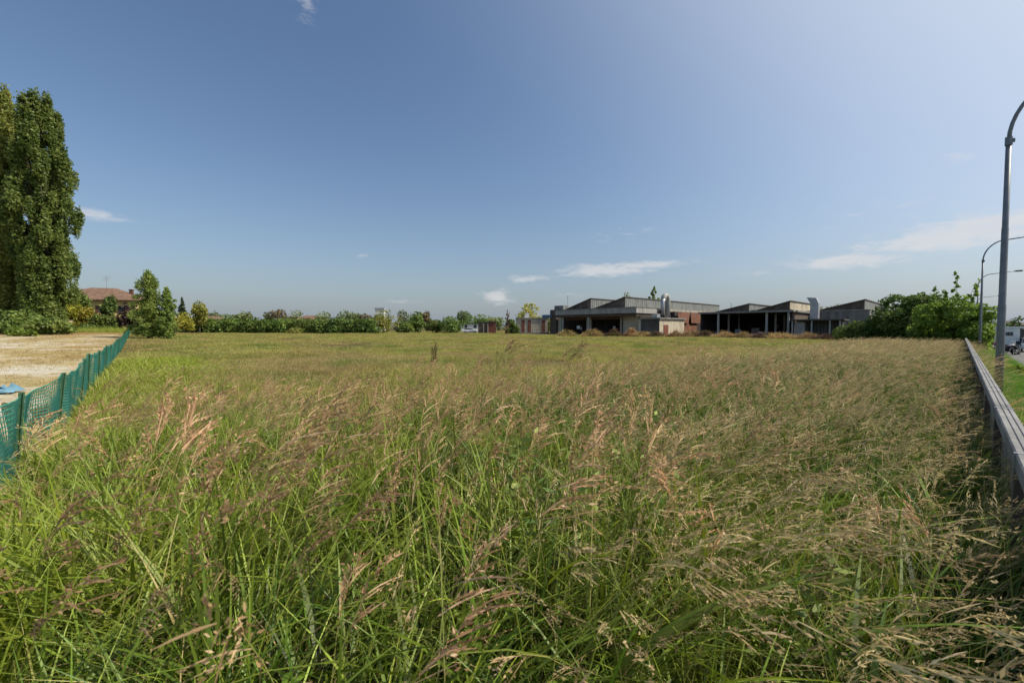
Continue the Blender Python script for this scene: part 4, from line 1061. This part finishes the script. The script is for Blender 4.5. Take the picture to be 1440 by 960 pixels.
# --- yellow house with hipped tile roof
def hip_roof(mb, hx, hy, z0, zr, ridge, ov=.5):
    X, Y = hx + ov, hy + ov
    return mb.add([(-X,-Y,z0),(X,-Y,z0),(X,Y,z0),(-X,Y,z0),(-ridge,0,zr),(ridge,0,zr),(-X,-Y,z0-.18),(X,-Y,z0-.18),(X,Y,z0-.18),(-X,Y,z0-.18)],
        [(0,1,5,4),(1,2,5),(2,3,4,5),(3,0,4),(6,7,1,0),(7,8,2,1),(8,9,3,2),(9,6,0,3),(9,8,7,6)])
x, y, _ = at(147, 440, 90); z = gz(x, y)
t = thing('yellow_house', 'pale yellow house with a wide hipped terracotta roof behind garden trees', 'house', (x, y, z), .35)
m = MB(); m.box(-7.4, -5.5, -.3, 7.4, 5.5, 6.4); m.build('house_wall', M['yellow'], t)
m = MB(); hip_roof(m, 7.4, 5.5, 6.6, 9.4, 2.2, .8); rf = m.build('roof', M['tile'], t)
m = MB(); m.box(4.6, -.5, 7.1, 5.2, .1, 9.1); m.box(4.5, -.6, 9.103, 5.3, .2, 9.22); m.build('chimney', M['shutter'], rf)
for cx in (-4.6, -1.2, 2.2, 5.4):
    for cz in (1.0, 3.9):
        w = MB(); w.box(cx - .55, -5.53, cz, cx + .55, -5.503, cz + 1.4); wo = w.build('window', M['winglass'], t)
        s = MB(); s.box(cx - 1.1, -5.56, cz, cx - .56, -5.504, cz + 1.4); s.box(cx + .56, -5.56, cz, cx + 1.1, -5.504, cz + 1.4); s.build('shutter', M['shutter'], wo)
m = MB(); m.tube([(.5, 0, 8.8), (.5, 0, 12.0)], .03, 5)
for k, L_ in ((11.1, .5), (11.5, .7), (11.9, .55)): m.tube([(.5 - L_, 0, k), (.5 + L_, 0, k)], .022, 5)
m.build('antenna', M['galv'], rf)
def gate_pillar(label, px, Z, h):
    x, y, _ = at(px, 460, Z); m = MB()
    t = thing('gate_pillar', label, 'pillar', (x, y, gz(x, y)))
    m.box(-.3, -.3, -.2, .3, .3, h); m.build('shaft', M['yellow'], t); m = MB(); m.box(-.38, -.38, h + .003, .38, .38, h + .15); m.build('cap', M['concrete'], t, bevel=.02)
gate_pillar('pale yellow gate pillar under the yellow green tree', 97, 72, 1.9)
gate_pillar('pale yellow gate pillar right of the dark hedge', 172, 76, 1.5)

def far_house(label, px, Z, ytop, w, wall, roofm, rz=0, flat=False):
    x, y, _ = at(px, 455, Z); zt = at(px, ytop, Z)[2]; z = gz(x, y); h = zt - z
    t = thing('far_house' if not flat else 'far_shed', label, 'house' if not flat else 'building', (x, y, z), rz)
    eave = h * (.68 if not flat else .93)
    m = MB(); m.box(-w / 2, -w * .35, -.3, w / 2, w * .35, eave); m.build('wall', wall, t)
    m = MB()
    if flat: m.box(-w / 2 - .2, -w * .35 - .2, eave + .003, w / 2 + .2, w * .35 + .2, h)
    else: hip_roof(m, w / 2, w * .35, eave + .2, h, w * .2)
    m.build('roof', roofm, t)
    for k in range(3):
        m = MB(); c = -w * .33 + w * .33 * k; m.box(c - .5, -w * .35 - .03, eave * .55, c + .5, -w * .35 - .004, eave * .55 + 1.2); m.build('window', M['winglass'], t)
far_house('distant house with a red tiled roof showing above the hedge', 438, 190, 443.5, 13, M['cream'], M['tile'])
far_house('distant long white shed above the hedge at its right end', 484, 200, 446.5, 16, M['white'], M['greywall'], flat=True)
far_house('distant cream house half hidden by the hedge behind the round yellowish tree', 300, 150, 444.5, 8, M['cream'], M['tile'], .4)
far_house('distant white house whose wall shows right of the round yellowish tree', 383, 200, 446.5, 8, M['white'], M['greywall'], .1)
far_house('narrow white tower house rising behind the tall bush', 535, 190, 433, 4, M['white'], M['greywall'], .1, True)
far_house('distant pale shed left of the small field shed', 668, 150, 456, 10, M['white'], M['greywall'], .1, True)
far_house('distant house with pale grey roof behind the cabin', 1416, 75, 450.5, 9, M['cream'], M['roofsheet'], .5)

# ------------------------------------------------------------------ TREES AND BUSHES
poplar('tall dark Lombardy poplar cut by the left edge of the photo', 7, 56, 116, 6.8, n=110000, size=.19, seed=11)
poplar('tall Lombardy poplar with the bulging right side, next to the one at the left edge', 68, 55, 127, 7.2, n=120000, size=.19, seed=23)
poplar('young narrow poplar with two leaders standing alone at the end of the net fence', 211, 48, 379, 4.4, 'young', 21000, .11, 31, nb=120, name='young_poplar', cone=True)
poplar('slim second sapling standing close right of the young poplar', 236, 48.5, 402, 2.9, 'young', 9500, .11, 37, nb=80, name='young_poplar', cone=True)
bush('small pale sapling bush at the foot of the left poplar', 20, 47, 456, 2.0, 'light', 700, .2, seed=1)
bush('low green shrub on the dirt lot edge, right of the sapling', 42, 47, 462, 1.6, 'light', 400, .2, seed=2)
bush('dark undergrowth spreading beneath the two poplars', 30, 53, 434, 9, 'dark', 4200, .32, seed=3)
bush('dark undergrowth to the right below the bulging poplar', 72, 52, 446, 5, 'poplar', 2000, .3, seed=33)
bush('yellow green shrub between the poplar and the yellow house', 100, 76, 413, 5.5, 'yellow', 2600, .3, seed=4)
bush('wide yellow green shrub in front of the house wall', 120, 77, 429, 6, 'yellow', 2600, .3, seed=41)
round_tree('dark rounded tree standing against the tiled roof', 118, 80, 410, 3.8, 'dark', 1400, .3, seed=5)
round_tree('dark tree before the middle of the yellow house', 157, 79, 414, 3.9, 'dark', 1600, .3, seed=6)
bush('purple leaved plum shrub beside the young poplar', 184, 77, 424, 5.2, 'plum', 1700, .3, seed=7)
bush('clipped dark hedge bush below the yellow house wall', 142, 75, 441, 8, 'hedge', 2600, .3, seed=8, depth=.4)
for k, px in enumerate((75, 98, 122, 148)): bush('ragged green weed bush along the far edge of the dirt lot', px, 66 + k, 455 + (k % 2) * 2, 4.6, 'hedge', 900, .26, 'weed bushes along the far edge of the dirt lot', seed=60 + k)
bush('low dark bush at the foot of the young poplar', 196, 58, 456, 4.4, 'dark', 1000, .25, seed=9)
conifer('dark pointed fir behind the hedge', 257, 118, 416, 4.6)
round_tree('round olive tree with yellowish top behind the left end of the hedge', 281, 112, 422.5, 6.2, 'olive', 2600, .36, seed=10, low=.12)
bush('yellow green shrub at the left end of the hedge', 258, 102, 437, 7, 'yellow', 1500, .32, seed=12)
bush('grey green bush right of the young poplar', 240, 84, 436, 4.5, 'olive', 1100, .3, seed=13)
# the hedgerow
hx = np.linspace(258, 520, 22)
for k, px in enumerate(hx):
    bush('dense dark green bush grown into the long hedge across the field', px, 116 - k * .4 + 1.5 * sin(k * 3.3), 447.5 + .9 * sin(k * 2.1) - (1.5 if k < 9 else 0), 7.6, 'hedge', 1700, .36, 'bushes forming the long hedge', name='hedge_bush', seed=80 + k, depth=.6)
bush('tufted yellowish bush in front of the hedge', 415, 100, 459, 4.6, 'olive', 700, .28, seed=14)
fars = [(302, 437, 6, 'far', 'dark small tree just right of the olive tree, beyond the hedge'), (318, 441, 8, 'far', None), (331, 442, 7, 'far', None), (343, 436.5, 6, 'far', 'two headed dark tree above the middle of the hedge'), (349, 438, 5, 'far', None),
        (375, 438, 5, 'far', 'small pointed tree beyond the hedge left of the reddish tree'), (396, 434.5, 10, 'brownred', 'reddish round tree beyond the hedge'), (417, 436, 10.5, 'far', 'broad dark tree right of the reddish round tree'),
        (458, 437.5, 9, 'far', 'round grey green tree above the right half of the hedge'), (477, 442, 6, 'far', None), (491, 436, 9, 'far', 'dark round tree between the white sheds'), (503, 440, 7, 'far', None), (513, 441, 8, 'brownred', 'low reddish tree near the right end of the hedge')]
for k, (px, yt, w, mt, lb) in enumerate(fars):
    round_tree(lb or 'small dark tree on the horizon behind the hedge', px, 175, yt, w * 1.15, mt, 1000, .55, None if lb else 'small dark trees beyond the hedge', seed=120 + k, low=.1)
mids = [(540, 434, 120, 9.2, 'olive', 'tall tufted grey green bush right of the hedge', 'bush'), (519, 446, 118, 6, 'hedge', 'low bush left of the tall tufted bush', 'bush'),
        (566, 436, 150, 9, 'far', 'dark round tree behind the field bushes', 'round_tree'), (588, 438, 125, 7.6, 'hedge', 'dark green egg shaped bush tree in the bush row', 'round_tree'), (600, 437, 160, 6.5, 'brownred', 'brown leaved tree in the bush row', 'round_tree'),
        (571, 452, 115, 7, 'hedge', 'low wide bush between the tufted bush and the egg shaped tree', 'bush'), (612, 448, 118, 7, 'hedge', 'low bush below the brown leaved tree', 'bush'), (633, 443, 116, 7.6, 'hedge', 'spreading bush with a ragged top left of the parked car', 'bush'),
        (654, 437, 170, 10, 'far', 'dark double crowned tree behind the small shed', 'round_tree'), (672, 442, 165, 11, 'hedge', 'broad tree behind the small shed roof', 'round_tree'), (690, 445, 170, 6, 'far', 'small round tree right behind the shed', 'round_tree'),
        (744, 424.5, 125, 9.5, 'olive', 'light olive tree behind the beige block', 'round_tree'), (718, 448, 98, 5.0, 'hedge', 'grey green shrub between the shed and the beige block', 'bush'),
        (771, 447, 116, 4.5, 'olive', 'yellowish bush at the left corner of the factory hall', 'bush')]
for k, (px, yt, Z, w, mt, lb, kind) in enumerate(mids):
    if kind == 'bush': bush(lb, px, Z, yt, w, mt, 1900, .36, seed=150 + k)
    else: round_tree(lb, px, Z, yt, w, mt, 1900, .42, seed=150 + k, low=.08)
poplar('slim brownish sapling rising from the shrub by the beige block', 714, 97, 434, 1.5, 'brownred', 420, .25, 44, nb=16, name='sapling')
for k, px in enumerate((702, 760, 790, 812, 845)):
    round_tree('distant tree low on the horizon behind the factory buildings', px, 230, 446 - (k % 2), 14, 'far', 700, .8, 'distant trees behind the factory', seed=190 + k, low=.05)
round_tree('pale green tree showing above the sawtooth roof', 881, 150, 410.5, 6.5, 'olive', 1300, .4, seed=15, low=.1)
poplar('narrow dark poplar rising behind the silver duct', 918, 150, 402.5, 5.0, 'poplar', 2600, .45, 51, nb=30, name='poplar_tree')
for k, (px, yt, w) in enumerate(((1158, 431, 10), (1178, 427, 12), (1196, 426, 12), (1213, 428, 10))):
    round_tree('dark tree showing just above the grey concrete store', px, 165, yt, w, 'far', 1200, .5, 'trees behind the concrete store', seed=200 + k)
# right-hand bushes
def big_bush(*a, **k): return bush(*a, **k)
bush('low dark glossy bush at the left foot of the big shrub', 1212, 40, 449, 5.0, 'dark', 5200, .17, seed=16)
bush('lower dark bush spilling left towards the concrete store', 1196, 46, 458, 4.4, 'dark', 3000, .18, seed=17)
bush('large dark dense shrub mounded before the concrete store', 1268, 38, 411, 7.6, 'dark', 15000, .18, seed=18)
bush('mid green shrub joining the dark mound and the pale tree', 1300, 36, 409, 6.0, 'hedge', 11000, .17, seed=19)
def shoot_tree(label, px, Z, ytop, w, shoots, n, seed):
    g = np.random.default_rng(seed); X = (px - 720) / F * Z; z0 = gz(X, Z); h = at(px, ytop, Z)[2] - z0
    t = thing('pale_tree', label, 'tree', (X, Z, z0 - .05))
    lobes = []; limbs = []
    for i in range(20):
        a = g.uniform(0, 2*pi); rr = w * .5 * g.uniform(.1, .8); s = w * g.uniform(.10, .2)
        lobes.append((cos(a)*rr, sin(a)*rr, h * g.uniform(.12, .86) * (1 - .25 * rr / (w*.5)), s, s, s * 1.0))
        limbs.append((g.uniform(.1, .7), cos(a)*rr, sin(a)*rr, h*.2, .03))
    for (spx, sy) in shoots:
        tp = np.array(at(spx, sy, Z)) - np.array([X, Z, z0]); 
        base = np.array([tp[0]*.75, 0, h*.7])
        for k in range(10):
            u = k / 9; c = base + (tp - base) * u; s = .17 * (1 - .5*u)
            lobes.append((c[0] + g.normal(0, .09), g.normal(0, .1), c[2], s, s, .12))
        limbs.append((.6, tp[0] * .9, 0, tp[2] - h * .45, .03))
    trunk_mesh(t, h * .75, .12, limbs, g)
    crown('crown', lobes, n, .15, 'light', t, g=g, aspect=1.8)
shoot_tree('pale green young tree with long bare tipped shoots at the end of the metal fence', 1334, 32, 417, 5.4, [(1346, 383), (1314, 403), (1374, 394), (1361, 415), (1329, 409)], 15000, 77)
shoot_tree('small pale green tree behind the second street lamp', 1372, 37, 437, 2.0, [(1376, 428), (1384, 442)], 3000, 79)
bush('dark green garden bush behind the cabin at the right edge', 1437, 60, 443, 5, 'dark', 1500, .25, seed=20)
bush('low green hedge bush behind the cabin roof', 1408, 62, 452, 6, 'hedge', 1500, .25, seed=21)
bush('bright green weed clump on the verge beside the nearest lamp', 1428, 17, 512, 1.1, 'light', 900, .09, seed=22)

# dry heaps in front of the halls
def heap(label, px, Z, w, h, seed):
    g = np.random.default_rng(seed); x = (px - 720) / F * Z; z0 = gz(x, Z)
    t = thing('weed_heap', label, 'mound', (x, Z, z0 - .05), group='dry weed heaps in front of the halls')
    n = 14; vs = []; fs = []
    for i in range(n):
        for k in range(8):
            a = 2*pi*i/n; r = w/2 * (1 - k/8.) * (1 + .2*sin(a*3+seed) + g.normal(0, .05)); zz = h * (1 - (1 - k/8.)**2) * (.62 + .3 * sin(a*2 + seed*1.7)) * (1 + g.normal(0, .2))
            vs.append((cos(a)*r, sin(a)*r*.6, zz))
    for i in range(n):
        for k in range(7): a0 = i*8+k; a1 = ((i+1)%n)*8+k; fs.append((a0, a1, a1+1, a0+1))
    mb = MB(); mb.add(vs, fs); mb.build('mound', M['ground'], t, smooth=True)
    P = g.uniform(-1, 1, (520, 2)); P = P[(P**2).sum(1) < 1]
    Vs, Fs, vv, nn = [], [], [], 0
    for p in P:
        rr = sqrt((p**2).sum()); V_, F_, v_ = blades(5, g.uniform(.35, .95), .8, .04, .12, .3, 3, g)
        V_ = V_ + np.array([p[0]*w/2, p[1]*w/2*.6, h*(.45 + .35*sin(atan2(p[1], p[0])*2 + seed*1.7))*(1 - rr**2)]); Vs.append(V_); Fs.append(F_ + nn); vv.append(v_); nn += len(V_)
    mesh_np('dry_weeds', np.concatenate(Vs), np.concatenate(Fs), GM['straw'] if seed % 3 else GM['weedbrown'], t, {'v': np.concatenate(vv)})
for k, (px, Z, w, h) in enumerate(((797, 74, 3.2, 1.0), (833, 72, 3.6, 1.25), (864, 70, 3.6, 1.3), (888, 70, 2.2, 1.3), (903, 69, 3.0, .8), (924, 68, 3.2, .75), (950, 66, 3.4, 1.0), (972, 66, 3.4, .95), (992, 65, 3.2, .9), (1018, 63, 3.4, .9), (1045, 62, 3.6, .8), (1078, 60, 4.2, .8), (1098, 58, 3.2, .7), (1135, 55, 3.8, .75), (1160, 52, 3.2, .6))):
    heap('heap of dry straw coloured weeds in the row before the factory halls', px, Z, w * 1.1, h * 1.2, k + 1)

# single tall weeds standing out of the field
def weed(label, px, ybase, Z, h, kind, seed):
    g = np.random.default_rng(seed); x = (px - 720) / F * Z; A = Acc()
    t = thing('weed_plant', label, 'plant', (x, Z, gz(x, Z) - .02))
    mats = [GM['stem'], GM['weedbrown'], GM['blade'], GM['red']]
    if kind == 'dock':
        for j in range(3):
            root = tuple(g.normal(0, .05, 2)); hh = h * g.uniform(.7, 1.0)
            pts = np.array([(root[0] + .08*u*g.normal(), root[1], hh*u) for u in np.linspace(0, 1, 6)])
            A.add(ribbon(pts, .012, g), 1)
            zz = g.uniform(.35, 1, 160)*hh; aa = g.uniform(0, 6.28, 160); rr = .07*(1.15 - zz/hh)*g.uniform(.2, 1.2, 160)
            A.add(spikelets(np.column_stack([root[0]+np.cos(aa)*rr, root[1]+np.sin(aa)*rr, zz]), np.column_stack([np.cos(aa), np.sin(aa), np.full(160, 1.4)]), .022, g, 1.8), 1)
    elif kind == 'sedge':
        for j in range(12): headed_stem(A, g, h*g.uniform(.6, 1.05), .5, .34, .4, 12, 4, .016, 0, 1, tuple(g.normal(0, .12, 2)), .007)
        A.add(blades(20, h*.7, .8, .015, .2, 0, 6, g), 2)
    else:
        A.add(blades(60, h, .55, .018, .3, 0, 6, g), 2)
    m_ = A.build('stalks', mats, None); COL.objects.link(m_); m_.parent = t
    m_.data.name = 'stalks'
weed('single tall brown dock seed stalk standing in the short grass left of centre', 610, 517, 15.5, 1.35, 'dock', 1)
weed('dark drooping sedge clump with spreading brown plumes at the bare patch', 700, 522, 15, 1.35, 'sedge', 2)
weed('thin pale plume weed right of the drooping sedge', 796, 520, 15.5, 1.2, 'sedge', 3)
weed('small fresh green grass tussock on the short field', 758, 508, 24, .75, 'tuft', 4)
weed('fresh green grass tussock left of the bare patch', 652, 532, 14, .6, 'tuft', 5)
weed('large bright green tussock in the tan grass right of centre', 932, 545, 9.5, .95, 'tuft', 6)

# ------------------------------------------------------------------ SKY, SUN, CAMERA
SUN_AZ, SUN_EL = R(95), R(47)
w = bpy.data.worlds.new('World'); sc.world = w; w.use_nodes = True
nt = w.node_tree; nt.nodes.clear(); L = nt.links
out = nd(nt, 'ShaderNodeOutputWorld'); bg = nd(nt, 'ShaderNodeBackground'); L.new(bg.outputs[0], out.inputs[0])
sky = nd(nt, 'ShaderNodeTexSky', sky_type='NISHITA'); sky.sun_disc = False
sky.sun_elevation = SUN_EL; sky.sun_rotation = SUN_AZ; sky.air_density = 1.0; sky.dust_density = 1.6; sky.ozone_density = 1.4; sky.altitude = 50
bg.inputs['Strength'].default_value = .10
tc = nd(nt, 'ShaderNodeTexCoord'); sp = nd(nt, 'ShaderNodeSeparateXYZ'); L.new(tc.outputs['Generated'], sp.inputs[0])
az = math_(nt, 'ARCTAN2', sp.outputs[0], sp.outputs[1]); el = math_(nt, 'ARCSINE', sp.outputs[2])
clouds = [(845, 381, .105, .016, 1.0), (905, 373, .095, .009, .95), (740, 392, .055, .009, .7), (700, 418, .04, .018, .9), (575, 424, .05, .006, .35), (800, 416, .04, .007, .4), (1185, 368, .09, .015, .95), (1060, 385, .04, .006, .5),
          (1330, 337, .12, .020, 1.0), (1405, 312, .10, .018, 1.0), (1335, 228, .035, .015, .35), (133, 304, .045, .010, .75), (108, 299, .02, .008, .5), (510, 360, .02, .006, .45), (440, 12, .022, .03, .5), (880, 330, .12, .02, .22), (1250, 300, .15, .03, .2)]
cov = None
for (px, py, wx, wy, amp) in clouds:
    ca = atan((px - 720) / F); ce = atan((HY - py) / F * cos(ca))
    dx = math_(nt, 'MULTIPLY', math_(nt, 'SUBTRACT', az, ca), 1 / wx); dy = math_(nt, 'MULTIPLY', math_(nt, 'SUBTRACT', el, ce), 1 / wy)
    q = math_(nt, 'ADD', math_(nt, 'MULTIPLY', dx, dx), math_(nt, 'MULTIPLY', dy, dy))
    e = math_(nt, 'MULTIPLY', math_(nt, 'EXPONENT', math_(nt, 'MULTIPLY', q, -1.0)), amp)
    cov = e if cov is None else math_(nt, 'MAXIMUM', cov, e)
cb = nd(nt, 'ShaderNodeCombineXYZ'); L.new(math_(nt, 'MULTIPLY', az, 14.), cb.inputs[0]); L.new(math_(nt, 'MULTIPLY', el, 46.), cb.inputs[1])
nz = nd(nt, 'ShaderNodeTexNoise'); nz.inputs['Scale'].default_value = 1.6; nz.inputs['Detail'].default_value = 7; nz.inputs['Roughness'].default_value = .62; nz.inputs['Distortion'].default_value = .5
L.new(cb.outputs[0], nz.inputs['Vector'])
mr = nd(nt, 'ShaderNodeMapRange', interpolation_type='SMOOTHSTEP'); L.new(math_(nt, 'ADD', math_(nt, 'MULTIPLY', cov, .85), math_(nt, 'MULTIPLY', math_(nt, 'SUBTRACT', nz.outputs['Fac'], .5), 1.5)), mr.inputs[0])
mr.inputs[1].default_value = .12; mr.inputs[2].default_value = .85
cl = math_(nt, 'MULTIPLY', mr.outputs[0], math_(nt, 'MINIMUM', math_(nt, 'MULTIPLY', cov, 3.0), .68))
hs = nd(nt, 'ShaderNodeHueSaturation'); hs.inputs['Saturation'].default_value = 1.1; hs.inputs['Value'].default_value = 1.27; hs.inputs['Hue'].default_value = .5
L.new(sky.outputs[0], hs.inputs['Color'])
haze = math_(nt, 'MULTIPLY', math_(nt, 'EXPONENT', math_(nt, 'MULTIPLY', math_(nt, 'MAXIMUM', el, 0.0), -7.5)), .95)
c1 = mixc(nt, haze, hs.outputs[0], (2.9, 3.45, 4.15))
sv = (sin(SUN_AZ) * cos(SUN_EL), cos(SUN_AZ) * cos(SUN_EL), sin(SUN_EL))           # bright hazy aureole around the sun
dp = nd(nt, 'ShaderNodeVectorMath', operation='DOT_PRODUCT'); L.new(tc.outputs['Generated'], dp.inputs[0]); dp.inputs[1].default_value = sv
glow = math_(nt, 'MULTIPLY', math_(nt, 'POWER', math_(nt, 'MAXIMUM', dp.outputs['Value'], 0.0), 3.3), 1.7, clamp=True)
c1 = mixc(nt, glow, c1, (7.0, 7.8, 8.9))
c2 = mixc(nt, cl, c1, (7.4, 7.3, 7.4))
L.new(c2, bg.inputs['Color'])

sd = bpy.data.lights.new('sun', 'SUN'); sd.energy = 5.0; sd.angle = R(.53); sd.color = (1, .91, .74)
so = bpy.data.objects.new('sun', sd); COL.objects.link(so)
dvec = Vector((sin(SUN_AZ) * cos(SUN_EL), cos(SUN_AZ) * cos(SUN_EL), sin(SUN_EL)))
so.rotation_euler = (-dvec).to_track_quat('-Z', 'Y').to_euler(); so.location = (20, 0, 40)

cd = bpy.data.cameras.new('camera'); cam = bpy.data.objects.new('camera', cd); COL.objects.link(cam)
cd.sensor_width = 36; cd.lens = F / 1440 * 36; cd.clip_start = .05; cd.clip_end = 9000
cam.location = (0, 0, H); cam.rotation_euler = (pi / 2 - PITCH, 0, 0)
cd.dof.use_dof = True; cd.dof.focus_distance = 5.0; cd.dof.aperture_fstop = 4.5
sc.camera = cam
sc.view_settings.view_transform = 'Standard'; sc.view_settings.look = 'None'; sc.view_settings.exposure = 0; sc.view_settings.gamma = 1
sc.cycles.max_bounces = 4; sc.cycles.diffuse_bounces = 2; sc.cycles.transmission_bounces = 2; sc.cycles.transparent_max_bounces = 4
sc.cycles.use_denoising = True; sc.cycles.use_adaptive_sampling = True; sc.cycles.adaptive_threshold = .015; sc.cycles.caustics_reflective = False; sc.cycles.caustics_refractive = False
